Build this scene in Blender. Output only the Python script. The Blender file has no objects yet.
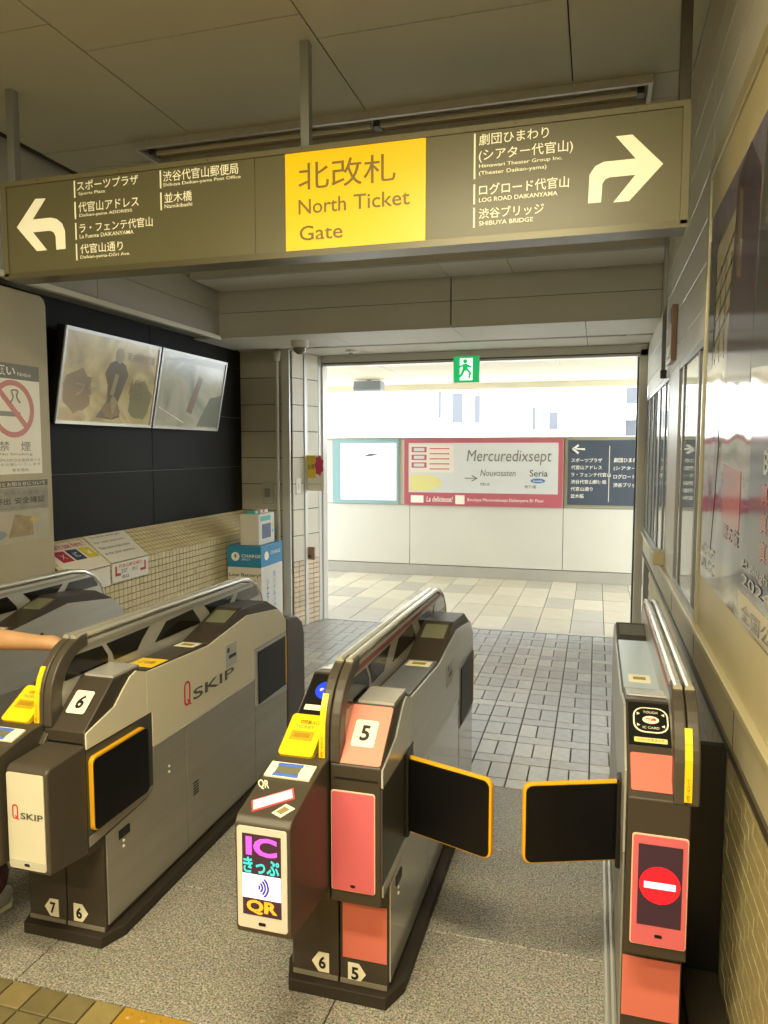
import bpy, bmesh, math, random
from mathutils import Vector, Matrix
random.seed(7)
SC = bpy.context.scene
COL = SC.collection
R = math.radians

# ------------------------------------------------------------------ camera
cam = bpy.data.cameras.new('camera')
cam.sensor_fit = 'VERTICAL'; cam.sensor_height = 36.0; cam.sensor_width = 27.0
cam.lens = 36.0 * 739.0 / 1024.0
cam.clip_start = 0.02; cam.clip_end = 500
camo = bpy.data.objects.new('camera', cam); COL.objects.link(camo)
camo.location = (0, 0, 1.65)
camo.rotation_euler = (R(90 - 4.796), 0, R(16.02))
SC.camera = camo

# ------------------------------------------------------------------ world, exposure
w = bpy.data.worlds.new('sky'); SC.world = w; w.use_nodes = True
bg = w.node_tree.nodes['Background']
bg.inputs[0].default_value = (0.86, 0.93, 1.0, 1); bg.inputs[1].default_value = 7.6
SC.view_settings.view_transform = 'Standard'
SC.view_settings.look = 'None'
SC.view_settings.exposure = 0.2
SC.view_settings.gamma = 1.0
SC.view_settings.use_curve_mapping = False
sun = bpy.data.lights.new('sun', 'SUN'); sun.energy = 6.0; sun.angle = R(2); sun.color = (1, .97, .9)
suno = bpy.data.objects.new('sun', sun); COL.objects.link(suno)
suno.rotation_euler = (R(38), R(30), R(0))

# ------------------------------------------------------------------ materials
def lin(c):
    if isinstance(c, str):
        c = [int(c[i:i+2], 16) / 255 for i in (0, 2, 4)]
    return tuple((x / 12.92 if x <= .04045 else ((x + .055) / 1.055) ** 2.4) for x in c)
MATS = {}
def mat(name, col, rough=.5, metal=0., var=.0, vscale=8., bump=0., bscale=60., emit=0., spec=.5, aniso=None, coat=0., trans=0., ior=1.45):
    if name in MATS: return MATS[name]
    m = bpy.data.materials.new(name); m.use_nodes = True
    nt = m.node_tree; p = nt.nodes['Principled BSDF']
    c = lin(col)
    p.inputs['Base Color'].default_value = (*c, 1)
    p.inputs['Roughness'].default_value = rough
    p.inputs['Metallic'].default_value = metal
    p.inputs['Specular IOR Level'].default_value = spec
    p.inputs['Coat Weight'].default_value = coat
    p.inputs['Transmission Weight'].default_value = trans
    p.inputs['IOR'].default_value = ior
    tc = nt.nodes.new('ShaderNodeTexCoord')
    if var > 0:
        n = nt.nodes.new('ShaderNodeTexNoise'); n.inputs['Scale'].default_value = vscale
        n.inputs['Detail'].default_value = 5
        src = tc.outputs['Object']
        if aniso:
            mp = nt.nodes.new('ShaderNodeMapping'); mp.inputs['Scale'].default_value = aniso
            nt.links.new(src, mp.inputs[0]); src = mp.outputs[0]
        nt.links.new(src, n.inputs['Vector'])
        r = nt.nodes.new('ShaderNodeValToRGB')
        r.color_ramp.elements[0].position = .3; r.color_ramp.elements[1].position = .7
        r.color_ramp.elements[0].color = (*[max(0, x * (1 - var)) for x in c], 1)
        r.color_ramp.elements[1].color = (*[min(1, x * (1 + var)) for x in c], 1)
        nt.links.new(n.outputs['Fac'], r.inputs[0]); nt.links.new(r.outputs[0], p.inputs['Base Color'])
    if bump > 0:
        n2 = nt.nodes.new('ShaderNodeTexNoise'); n2.inputs['Scale'].default_value = bscale; n2.inputs['Detail'].default_value = 3
        nt.links.new(tc.outputs['Object'], n2.inputs['Vector'])
        b = nt.nodes.new('ShaderNodeBump'); b.inputs['Strength'].default_value = bump; b.inputs['Distance'].default_value = .004
        nt.links.new(n2.outputs['Fac'], b.inputs['Height']); nt.links.new(b.outputs[0], p.inputs['Normal'])
    if emit > 0:
        p.inputs['Emission Color'].default_value = (*c, 1); p.inputs['Emission Strength'].default_value = emit
    MATS[name] = m
    return m
def granite_mat():
    m = bpy.data.materials.new('granite'); m.use_nodes = True; nt = m.node_tree; p = nt.nodes['Principled BSDF']
    tc = nt.nodes.new('ShaderNodeTexCoord')
    a = nt.nodes.new('ShaderNodeTexNoise'); a.inputs['Scale'].default_value = 150; a.inputs['Detail'].default_value = 4; a.inputs['Roughness'].default_value = .65
    v = nt.nodes.new('ShaderNodeTexVoronoi'); v.inputs['Scale'].default_value = 90
    s = nt.nodes.new('ShaderNodeTexNoise'); s.inputs['Scale'].default_value = 2.2; s.inputs['Detail'].default_value = 4
    for n in (a, v, s): nt.links.new(tc.outputs['Object'], n.inputs['Vector'])
    r = nt.nodes.new('ShaderNodeValToRGB'); e = r.color_ramp.elements
    e[0].position = .36; e[0].color = (*lin('463e30'), 1); e[1].position = .63; e[1].color = (*lin('cfc29d'), 1)
    x = e.new(.48); x.color = (*lin('978a6c'), 1)
    nt.links.new(a.outputs['Fac'], r.inputs[0])
    mx = nt.nodes.new('ShaderNodeMix'); mx.data_type = 'RGBA'; mx.blend_type = 'MULTIPLY'; mx.inputs[0].default_value = .35
    nt.links.new(r.outputs[0], mx.inputs[6]); nt.links.new(v.outputs['Color'], mx.inputs[7])
    hs = nt.nodes.new('ShaderNodeHueSaturation'); hs.inputs['Saturation'].default_value = .35
    nt.links.new(mx.outputs[2], hs.inputs['Color'])
    m2 = nt.nodes.new('ShaderNodeMix'); m2.data_type = 'RGBA'; m2.blend_type = 'MULTIPLY'; m2.inputs[0].default_value = .35
    r2 = nt.nodes.new('ShaderNodeValToRGB'); r2.color_ramp.elements[0].position = .3; r2.color_ramp.elements[0].color = (.55, .5, .42, 1)
    r2.color_ramp.elements[1].position = .65
    nt.links.new(s.outputs['Fac'], r2.inputs[0])
    nt.links.new(hs.outputs[0], m2.inputs[6]); nt.links.new(r2.outputs[0], m2.inputs[7])
    nt.links.new(m2.outputs[2], p.inputs['Base Color'])
    p.inputs['Roughness'].default_value = .42
    b = nt.nodes.new('ShaderNodeBump'); b.inputs['Strength'].default_value = .12; b.inputs['Distance'].default_value = .003
    nt.links.new(a.outputs['Fac'], b.inputs['Height']); nt.links.new(b.outputs[0], p.inputs['Normal'])
    MATS['granite'] = m
    return m

GRAN = granite_mat()
CEIL = mat('ceiling_board', 'aaa691', .6, 0, .05, 1.5)
CEILD = mat('ceiling_gap', '2c2a22', .9)
SIDING = mat('wall_siding', 'c9c6b8', .38, 0, .04, 2)
SIDEGAP = mat('siding_joint', 'e2ddc8', .4)
BEIGE = mat('beige_paint', 'b5aa85', .45, 0, .04, 3)
BEIGE2 = mat('beige_pillar_paint', 'b0a78c', .5, 0, .07, 2.5)
LEDGE = mat('ledge_metal', 'b9af8c', .35, .3)
TILE = mat('cream_tile', 'b3a67c', .3, 0, .12, 5)
TILE2 = mat('counter_tile', 'd2c49c', .3, 0, .1, 5)
GROUT = mat('grout', '4a4330', .9)
BLACKP = mat('black_wall_panel', '1b1a17', .6, 0, .1, 2, spec=.2)
STEEL = mat('brushed_steel', 'b4b3ae', .34, .35, .06, 30, aniso=(1, .05, 1))
STEEL_D = mat('grey_steel_panel', '98948b', .36, .3, .06, 25, aniso=(1, .05, 1))
STEEL_L = mat('bright_steel', 'd4d3cf', .25, .5)
TUBE = mat('rail_tube_steel', 'c9c6ba', .25, .55)
CHAR = mat('charcoal_plastic', '453f36', .42, 0, .05, 6)
CHAR2 = mat('dark_brown_plastic', '3b342c', .45)
BLACK = mat('black_plastic', '121212', .35)
FLAPB = mat('black_flap', '0e0e10', .4, spec=.25)
RUBBER = mat('dark_plinth', '2d251d', .6)
CREAMP = mat('cream_panel', 'cfc9b4', .35)
YEL = mat('yellow_plastic', 'f2c81a', .38)
YELE = mat('yellow_edge', 'e0a81c', .45)
PINK = mat('pink_panel', 'd0646e', .35)
SALMON = mat('salmon_panel', 'dc8a7a', .35)
CORAL = mat('coral_panel', 'd47264', .38)
RED = mat('red_print', 'c0282c', .4)
WHITE = mat('white_print', 'f2efe2', .4)
OFFW = mat('offwhite_print', 'ece6cf', .4)
INK = mat('black_ink', '16140f', .5)
GREYINK = mat('grey_ink', '77736a', .5)
BLUE = mat('blue_disc', '1f3fe0', .35, emit=.35)
LCD = mat('lcd_glass', '6f705e', .12)
LEDBG = mat('led_dark', '3a2434', .4, emit=.12)
LEDW = mat('led_white', 'e8dcff', .4, emit=.62)
LEDM = mat('led_magenta', 'e04fd0', .4, emit=.6)
LEDC = mat('led_cyan', '38c4cc', .4, emit=.5)
LEDO = mat('led_orange', 'f0a028', .4, emit=.6)
LEDB = mat('led_blue', '1828b0', .4, emit=.3)
LEDR = mat('led_red', 'ff1420', .4, emit=1.0)
OLIVE = mat('sign_olive', '68654c', .33, 0, .03, 2)
SIGNF = mat('sign_rim', '6e6a50', .45)
SIGNY = mat('sign_yellow', 'f5c208', .3, emit=.3)
SIGNW = mat('sign_white', 'f6f0cc', .3, emit=.25)
SIGNG = mat('sign_greytext', '8a7a34', .4)
ALU = mat('aluminium_frame', 'a8a591', .35, .6)
DARKM = mat('dark_frame', '4a4a48', .35, .2)
MULL = mat('mullion_grey', '6f7070', .35, .1)
MIDM = mat('grey_frame', '8d8f8e', .35, .4)
GLASS = mat('window_glass', '9aa09e', .03, 0, spec=1.0, ior=1.8)
GREEN = mat('exit_green', '18b060', .4, emit=.8)
EXW = mat('exit_white', 'f4fff4', .4, emit=1.0)

# ------------------------------------------------------------------ geometry helpers
class G:
    def __init__(s): s.bm = bmesh.new()
    def box(s, x0, x1, y0, y1, z0, z1):
        v = [s.bm.verts.new((x, y, z)) for x in (x0, x1) for y in (y0, y1) for z in (z0, z1)]
        for f in ((0, 1, 3, 2), (4, 6, 7, 5), (0, 4, 5, 1), (2, 3, 7, 6), (0, 2, 6, 4), (1, 5, 7, 3)):
            s.bm.faces.new([v[i] for i in f])
        return s
    def prism(s, ax, poly, a, b):
        def P(p, t):
            if ax == 'x': return (t, p[0], p[1])
            if ax == 'y': return (p[0], t, p[1])
            return (p[0], p[1], t)
        va = [s.bm.verts.new(P(p, a)) for p in poly]; vb = [s.bm.verts.new(P(p, b)) for p in poly]
        n = len(poly)
        s.bm.faces.new(va); s.bm.faces.new(vb[::-1])
        for i in range(n):
            s.bm.faces.new((va[i], vb[i], vb[(i + 1) % n], va[(i + 1) % n]))
        return s
    def plate(s, F, poly, d0, d1):
        va = [s.bm.verts.new(F.pt(u, v, d0)) for u, v in poly]; vb = [s.bm.verts.new(F.pt(u, v, d1)) for u, v in poly]
        n = len(poly)
        s.bm.faces.new(va); s.bm.faces.new(vb[::-1])
        for i in range(n):
            s.bm.faces.new((va[i], vb[i], vb[(i + 1) % n], va[(i + 1) % n]))
        return s
    def tube(s, pts, r, n=10, caps=True):
        pts = [Vector(p) for p in pts]; rings = []
        rr = r if isinstance(r, (list, tuple)) else [r] * len(pts)
        prev = None
        for i, p in enumerate(pts):
            t = (pts[min(i + 1, len(pts) - 1)] - pts[max(i - 1, 0)]).normalized()
            if prev is None:
                a = t.cross(Vector((0, 0, 1)))
                if a.length < .1: a = t.cross(Vector((1, 0, 0)))
            else:
                a = prev - t * prev.dot(t)
            a.normalize(); prev = a; b = t.cross(a)
            rings.append([s.bm.verts.new(p + (a * math.cos(k * 2 * math.pi / n) + b * math.sin(k * 2 * math.pi / n)) * rr[i]) for k in range(n)])
        for i in range(len(rings) - 1):
            for k in range(n):
                s.bm.faces.new((rings[i][k], rings[i][(k + 1) % n], rings[i + 1][(k + 1) % n], rings[i + 1][k]))
        if caps:
            s.bm.faces.new(rings[0][::-1]); s.bm.faces.new(rings[-1])
        return s
    def sphere(s, c, r, sx=1, sy=1, sz=1, u=16, v=10):
        bmesh.ops.create_uvsphere(s.bm, u_segments=u, v_segments=v, radius=r,
            matrix=Matrix.Translation(c) @ Matrix.Diagonal((sx, sy, sz, 1)))
        return s
    def mesh(s, name, bevel=0, seg=2, smooth=False):
        bmesh.ops.recalc_face_normals(s.bm, faces=s.bm.faces[:])
        if bevel > 0:
            ed = [e for e in s.bm.edges if len(e.link_faces) == 2 and e.calc_face_angle(0) > .25]
            bmesh.ops.bevel(s.bm, geom=ed, offset=bevel, segments=seg, affect='EDGES', clamp_overlap=True, profile=.5)
        me = bpy.data.meshes.new(name)
        if smooth:
            for f in s.bm.faces: f.smooth = True
        s.bm.to_mesh(me); s.bm.free()
        if smooth and smooth != 'all':
            me.set_sharp_from_angle(angle=R(35))
        return me
    def obj(s, name, m, parent=None, bevel=0, seg=2, smooth=False):
        me = s.mesh(name, bevel, seg, smooth)
        return link(name, me, m, parent)
def link(name, me, m, parent=None, loc=None):
    o = bpy.data.objects.new(name, me)
    if m is not None:
        me.materials.clear(); me.materials.append(m)
    COL.objects.link(o)
    if parent is not None: o.parent = parent
    if loc is not None: o.location = loc
    return o
class Fr:
    """a plane: origin, right, up; normal points to the viewer"""
    def __init__(s, o, ux, uy):
        s.o = Vector(o); s.ux = Vector(ux).normalized(); s.uy = Vector(uy).normalized(); s.n = s.ux.cross(s.uy)
    def pt(s, u, v, d=0): return s.o + s.ux * u + s.uy * v + s.n * d
def rect(u0, u1, v0, v1): return [(u0, v0), (u1, v0), (u1, v1), (u0, v1)]
def rrect(u0, u1, v0, v1, r, n=4):
    out = []
    for cx, cy, a0 in ((u1 - r, v0 + r, -90), (u1 - r, v1 - r, 0), (u0 + r, v1 - r, 90), (u0 + r, v0 + r, 180)):
        for k in range(n + 1):
            a = R(a0 + 90 * k / n); out.append((cx + r * math.cos(a), cy + r * math.sin(a)))
    return out
def circ(cx, cy, rx, ry=None, n=24):
    ry = ry or rx
    return [(cx + rx * math.cos(2 * math.pi * k / n), cy + ry * math.sin(2 * math.pi * k / n)) for k in range(n)]
def plate(name, F, poly, m, parent, d0=0., d1=.003, bevel=0):
    return G().plate(F, poly, d0, d1).obj(name, m, parent, bevel)
TEXTC = {}
def text_mesh(body, weight):
    key = (body, weight)
    if key not in TEXTC:
        c = bpy.data.curves.new('lettering', 'FONT'); c.body = body; c.resolution_u = 3; c.offset = weight
        c.space_line = 1.0
        o = bpy.data.objects.new('lettering', c); COL.objects.link(o)
        bpy.context.view_layer.update()
        dg = bpy.context.evaluated_depsgraph_get()
        me = bpy.data.meshes.new_from_object(o.evaluated_get(dg))
        bpy.data.objects.remove(o); bpy.data.curves.remove(c)
        vs = [v.co.copy() for v in me.vertices]
        fs = [tuple(p.vertices) for p in me.polygons]
        bpy.data.meshes.remove(me)
        TEXTC[key] = (vs, fs)
    return TEXTC[key]
def text(name, body, F, u0, u1, v0, v1, m, parent, d=.0012, weight=.0, shear=0.):
    """lettering fitted into the rectangle u0..u1, v0..v1 of a plane"""
    if '\n' in body:
        ls = body.split('\n'); n = len(ls); st = (v1 - v0) / n
        for i, b_ in enumerate(ls): text(name, b_, F, u0, u1, v1 - st * (i + 1) + st * .12, v1 - st * i - st * .05, m, parent, d, weight, shear)
        return None
    vs, fs = text_mesh(body, weight)
    if not vs: return None
    xs = [v.x for v in vs]; ys = [v.y for v in vs]
    ax, bx, ay, by = min(xs), max(xs), min(ys), max(ys)
    su = (u1 - u0) / max(1e-6, bx - ax); sv = (v1 - v0) / max(1e-6, by - ay)
    if u1 == u0: su = sv
    co = [F.pt(u0 + (v.x - ax) * su + shear * (v.y - ay) * sv, v0 + (v.y - ay) * sv, d) for v in vs]
    me = bpy.data.meshes.new(name); me.from_pydata(co, [], fs)
    return link(name, me, m, parent)
def empty(name, loc=(0, 0, 0)):
    o = bpy.data.objects.new(name, None); COL.objects.link(o); o.location = loc; o.empty_display_size = .1
    return o
def tag(o, label, cat=None, group=None, kind=None):
    if label: o['label'] = label
    if cat: o['category'] = cat
    if group: o['group'] = group
    if kind: o['kind'] = kind
    return o
def struct(o, label, cat='structure'):
    return tag(o, label, cat, None, 'structure')

# ------------------------------------------------------------------ floor
floor = struct(G().box(-6.2, 3.2, -3.0, 9.6, -.10, -.012).obj('floor', GROUT), 'station floor of granite slabs, small bricks and pale tiles', 'floor')
def piece(name, x0, x1, y0, y1, m, gap=.0025, top=0., h=.03, parent=floor, bevel=.002):
    return G().box(x0 + gap, x1 - gap, y0 + gap, y1 - gap, -h, top).obj(name, m, parent, bevel, 1)
xs = [-4.68, -3.69, -2.70, -1.71, -.72, .27, .42]; ys = [1.777, 2.367, 2.951, 3.53]
for i in range(len(xs) - 1):
    for j in range(3): piece('granite_slab', xs[i], xs[i + 1], ys[j], ys[j + 1], GRAN, .002)
TANS = [mat('tan_tile_%s' % c, c, .45, 0, .15, 14) for c in ('80734c', '6e6444', '8c7d50', '766b4a')]
tan_me = {}
def shared(key, fn):
    if key not in tan_me: tan_me[key] = fn()
    return tan_me[key]
def shared_piece(name, key, sx, sy, m, x, y, parent, gap=.003, h=.03):
    def mk():
        me = G().box(gap, sx - gap, gap, sy - gap, -h, 0).mesh(name, .002, 1); me.materials.append(m); return me
    me = shared((name, key), mk)
    o = bpy.data.objects.new(name, me); COL.objects.link(o); o.parent = parent; o.location = (x, y, random.uniform(-.0008, .0008))
    return o
for i in range(13):
    for j in range(6):
        k = random.randrange(4)
        shared_piece('tan_tile', k, .1, .1, TANS[k], -1.31 - .1 * (i + 1), 1.777 - .1 * (j + 1), floor)
TACT = mat('tactile_yellow', 'a5812c', .5, 0, .08, 10)
def tactile():
    g = G().box(.003, .297, .003, .297, -.03, 0)
    for a in range(6):
        for b in range(6): g.tube([(.03 + a * .048, .03 + b * .048, 0), (.03 + a * .048, .03 + b * .048, .004)], [.014, .009], 8)
    return g
tm = tactile().mesh('tactile_tile'); tm.materials.append(TACT)
for i in range(6):
    for j in range(2):
        o = bpy.data.objects.new('tactile_tile', tm); COL.objects.link(o); o.parent = floor; o.location = (-1.31 + .3 * i, 1.477 - .3 * j, 0)
piece('granite_apron', -4.6, .42, -3.0, 1.170, GRAN, .002)
# bricks: one flat brick, then two laid lengthwise
BRK = [mat('brick_%s' % c, c, .27, 0, .1, 20) for c in ('b4b5b6', 'a8a9aa', 'bdbebe', 'adadac')]
cells = []
for i in range(18):
    x = .40 - .2 * (i + 1)
    for j in range(11):
        y = 3.53 + j * .29 - .0
        cells.append((x, y, .2, .1)); cells.append((x, y + .1, .1, .19)); cells.append((x + .1, y + .1, .1, .19))
cells = [c for c in cells if c[1] + c[3] < 6.735]
def vis(c):
    x, y = c[0], c[1]
    if -.62 < x < .15: return y
    if x < -.8 and y > 4.3: return y + 1.0
    return y + 9
cells.sort(key=vis)
rest = G()
for n, (x, y, sx, sy) in enumerate(cells):
    if n < 300:
        k = random.randrange(4); shared_piece('brick', (k, sx), sx, sy, BRK[k], x, y, floor, .0028)
    else:
        rest.box(x + .0028, x + sx - .0028, y + .0028, y + sy - .0028, -.03, random.uniform(-.001, .0005))
tag(rest.obj('brick_field', BRK[1], floor), 'small grey floor bricks', None, None, 'stuff')
PAL = [mat('pale_tile_%s' % c, c, .5, 0, .05, 6) for c in ('beb5a0', 'b0aa9c', 'c8c0ac')]
for i in range(24):
    for j in range(5):
        x = .40 + .9 - .3 * i; y = 6.745 + .54 * j
        k = random.randrange(3); shared_piece('pale_tile', k, .3, .54, PAL[k], x, y, floor, .003)

# ------------------------------------------------------------------ ceiling
ceiling = struct(G().box(-2.9, .40, -3.0, 4.94, 3.212, 3.30).obj('ceiling', CEILD), 'ceiling of large olive grey boards above the gates', 'ceiling')
cx = [-2.84, -1.96, -1.053, -.134, .345]
cyo = [2.39, 2.585, 2.75, 2.60]
for i in range(4):
    e = [-3.0]
    y = cyo[i] - 1.82 * 3
    while y < 4.94:
        if y > -2.9: e.append(y)
        y += 1.82
    e.append(4.94)
    for j in range(len(e) - 1):
        a, b = e[j], e[j + 1]
        # boards stop at the recessed light slot
        G().box(cx[i] + .003, cx[i + 1] - .003, a + .003, min(b, 3.38) - .003, 3.2, 3.212).obj('ceiling_board', CEIL, ceiling) if a < 3.38 else None
        if b > 3.62:
            G().box(cx[i] + .003, cx[i + 1] - .003, max(a, 3.62) + .003, b - .003, 3.2, 3.212).obj('ceiling_board', CEIL, ceiling)
G().box(-2.84, -2.285, 3.383, 3.617, 3.2, 3.212).obj('ceiling_board', CEIL, ceiling)
G().box(.185, .345, 3.383, 3.617, 3.2, 3.212).obj('ceiling_board', CEIL, ceiling)
G().box(.352, .40, -3, 4.94, 3.2, 3.212).obj('edge_board', BEIGE2, ceiling)
struct(G().box(.343, .352, -3, 4.94, 3.185, 3.212).obj('trim_1', ALU), 'thin pale metal edge where ceiling meets the right wall', 'trim')
# the hall behind the photographer
HALLW = mat('hall_wall', 'b8b09a', .6, 0, .04, 2)
struct(G().box(-4.75, .60, -3.15, -3.0, 0, 3.3).obj('wall_back', HALLW), 'plain back wall of the hall behind the photographer', 'wall')
struct(G().box(-4.75, -4.6, -3.0, 2.15, 0, 3.3).obj('wall_hall_left', HALLW), 'plain left wall of the hall behind the photographer', 'wall')
struct(G().box(-4.6, -3.29, 2.0, 2.15, 0, 3.3).obj('wall_return', HALLW), 'short return wall behind the beige pillar', 'wall')
struct(G().box(-4.6, -2.9, -3.0, 2.0, 3.2, 3.30).obj('ceiling_hall', CEIL), 'ceiling over the left of the hall behind the photographer', 'ceiling')
struct(G().box(-3.5, -2.9, 2.0, 6.7, 3.30, 3.36).obj('ceiling_cap', CEILD), 'slab above the left downstand', 'ceiling')
struct(G().box(-3.5, .60, 4.9, 6.75, 3.30, 3.36).obj('ceiling_slab', CEILD), 'slab above the low ceiling by the doorway', 'ceiling')
# drop, lower ceiling, cross beam, soffit over the doorway
BEAM = mat('beam_panel', 'aaa9a2', .5, 0, .05, 2)
SOFF = mat('soffit_board', 'd6d4cc', .55, 0, .04, 2)
drop = struct(G().box(-2.9, .40, 4.94, 4.99, 2.9, 3.3).obj('ceiling_drop', BEAM), 'narrow vertical drop between the high and low ceiling', 'ceiling')
low = struct(G().box(-2.9, .40, 4.99, 5.42, 2.93, 3.0).obj('ceiling_low', CEILD), 'lower grey ceiling strip before the cross beam', 'ceiling')
for a, b in ((-2.9, -1.06), (-1.06, -.60), (-.60, .40)):
    G().box(a + .003, b - .003, 4.992, 5.40, 2.9, 2.93).obj('ceiling_board', SOFF, low)
beam = struct(G().box(-3.35, .45, 5.412, 5.52, 2.56, 2.93).obj('cross_beam', CEILD), 'grey panelled cross beam in front of the doorway', 'beam')
for z0, z1 in ((2.54, 2.728), (2.732, 2.93)):
    for a, b in ((-2.92, -1.045), (-1.04, .40)):
        G().box(a, b - .004, 5.40, 5.414, z0, z1).obj('beam_panel', BEAM, beam)
soff = struct(G().box(-3.35, .45, 5.52, 6.72, 2.552, 2.62).obj('soffit', CEILD), 'pale soffit over the passage to the doorway', 'ceiling')
for a, b in ((-3.3, -2.02), (-2.015, -1.04), (-1.035, -.1), (-.095, .40)):
    G().box(a, b, 5.404, 6.09, 2.54, 2.553).obj('soffit_board', SOFF, soff)
    G().box(a, b, 6.17, 6.72, 2.54, 2.553).obj('soffit_board', SOFF, soff)
slot = tag(empty('line_diffuser', (-1.1, 6.13, 2.55)), 'long thin ceiling slot in the soffit before the doorway', 'ceiling vent')
G().box(-1.3, 1.3, -.03, -.024, -.012, 0).obj('frame', STEEL_L, slot); G().box(-1.3, 1.3, .024, .03, -.012, 0).obj('frame', STEEL_L, slot)
G().box(-1.3, 1.3, -.024, .024, -.004, 0).obj('slot', DARKM, slot)
# left downstand
dst = struct(G().box(-3.32, -2.932, 2.0, 5.40, 2.556, 3.3).obj('downstand', BEAM), 'grey panelled downstand along the left above the screens', 'beam')
for z0, z1 in ((2.556, 2.738), (2.742, 2.92), (2.924, 3.2)):
    for a, b in ((2.0, 3.9), (3.905, 5.40)):
        G().box(-2.932, -2.92, a, b, z0, z1).obj('beam_panel', BEAM, dst)
struct(G().box(-2.94, -2.902, 2.0, 5.398, 2.525, 2.556).obj('trim_2', mat('white_strip', 'e4e1d4', .35)), 'bright metal strip along the lower edge of the left downstand', 'trim')

# ------------------------------------------------------------------ ceiling light fixture (unlit louvre)
fx = tag(empty('ceiling_light', (-1.05, 3.5, 3.2)), 'long unlit recessed ceiling light with metal rim behind the hanging sign', 'light')
HOUS = mat('light_housing', '8a7a5c', .5)
TUBEG = mat('lamp_tube_unlit', 'b8b19a', .3)
G().box(-1.235, 1.235, -.118, .118, .002, .011).obj('housing', HOUS, fx)
for y0, y1 in ((-.125, -.105), (.105, .125)): G().box(-1.24, 1.24, y0, y1, -.035, .011).obj('rim', STEEL, fx)
for x0, x1 in ((-1.24, -1.222), (1.222, 1.24)): G().box(x0, x1, -.105, .105, -.035, .011).obj('rim', STEEL, fx)
for k in range(2):
    t = G().tube([(-1.2 + k * 1.21, 0, -.014), (-.02 + k * 1.21, 0, -.014)], .012, 10).obj('lamp_tube', TUBEG, fx, smooth=True)
for k in (-1.21, 0, 1.18): G().box(k, k + .03, -.03, .03, -.03, .003).obj('lamp_holder', DARKM, fx)

# lamps further back in the hall (behind the photographer)
LAMP = mat('lamp_diffuser', 'fff0cc', .5, emit=3.0)
def hall_lamp(x, y, label, power):
    t = tag(empty('ceiling_lamp', (x, y, 3.2)), label, 'light', 'lamps over the hall')
    G().box(-.62, .62, -.1, .1, -.05, 0).obj('lamp_body', STEEL, t)
    G().box(-.6, .6, -.085, .085, -.058, -.05).obj('diffuser', LAMP, t)
    l = bpy.data.lights.new('lamp_light', 'AREA'); l.shape = 'RECTANGLE'; l.size = 1.2; l.size_y = .2; l.energy = power; l.color = (1, .87, .55)
    lo = bpy.data.objects.new('lamp_light', l); COL.objects.link(lo); lo.parent = t; lo.location = (0, 0, -.07)
hall_lamp(-.55, .55, 'lit strip lamp on the ceiling just above the photographer', 95)
hall_lamp(-2.0, -.6, 'lit strip lamp on the ceiling at the back left of the hall', 95)
hall_lamp(-.55, -1.6, 'lit strip lamp on the ceiling furthest back in the hall', 95)

# ------------------------------------------------------------------ right wall
wr = struct(G().box(.412, .60, -3, 6.66, 0, 3.3).obj('wall_right', GROUT), 'right wall with metal siding, windows and cream tiles below', 'wall')
zs = [2.09, 2.211, 2.386, 2.555, 2.727, 2.90, 3.07, 3.3]
for a, b in zip(zs[:-1], zs[1:]):
    for y0, y1 in ((3.125, 4.62), (4.622, 6.6)):
        G().box(.398, .414, y0, y1, a + .003, b - .003).obj('siding_panel', SIDING, wr, .002, 1)
        G().box(.402, .414, y0, y1, a - .003, a + .003).obj('siding_joint', SIDEGAP, wr)
for a, b in ((2.727, 2.90), (2.90, 3.07), (3.07, 3.3)):
    G().box(.398, .414, -3, 3.122, a + .003, b - .003).obj('siding_panel', SIDING, wr, .002, 1)
# sill band below the windows and the painted band below the poster
G().box(.392, .414, -3, 6.6, .80, .955).obj('sill_band', BEIGE2, wr)
G().box(.372, .414, -3, 6.6, .945, .968).obj('ledge', LEDGE, wr, .003)
G().box(.384, .414, -3, 6.6, .775, .80).obj('dark_trim', CHAR, wr)
for y in (1.33, 2.24, 3.15, 4.06): G().box(.3905, .393, y, y + .003, .80, .944).obj('joint', CHAR, wr)
tiles = []
for r_ in range(17):
    z = .775 - .0455 * (r_ + 1)
    for c_ in range(48):
        tiles.append((1.25 + .0955 * c_ + (.0478 if r_ % 2 else 0), z))
def tkey(t): return 0 if 1.5 < t[0] < 2.2 else 1
near = [t for t in tiles if 1.25 < t[0] < 2.70][:300]; ns = set(near)
tme = G().box(.398, .414, .002, .0935, .002, .0435).mesh('wall_tile'); tme.materials.append(TILE)
for (y, z) in near:
    o = bpy.data.objects.new('wall_tile', tme); COL.objects.link(o); o.parent = wr; o.location = (random.uniform(-.0006, .0006), y, z)
g = G()
for (y, z) in tiles:
    if (y, z) not in ns: g.box(.398, .414, y + .002, y + .0935, z + .002, z + .0435)
for r_ in range(17):
    z = .775 - .0455 * (r_ + 1)
    for c_ in range(40): g.box(.398, .414, 1.25 - .0955 * (c_ + 1) + .0012, 1.25 - .0955 * c_ - .0012, z + .0012, z + .0443)
tag(g.obj('wall_tile_field', TILE, wr), 'cream wall tiles', None, None, 'stuff')

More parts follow.
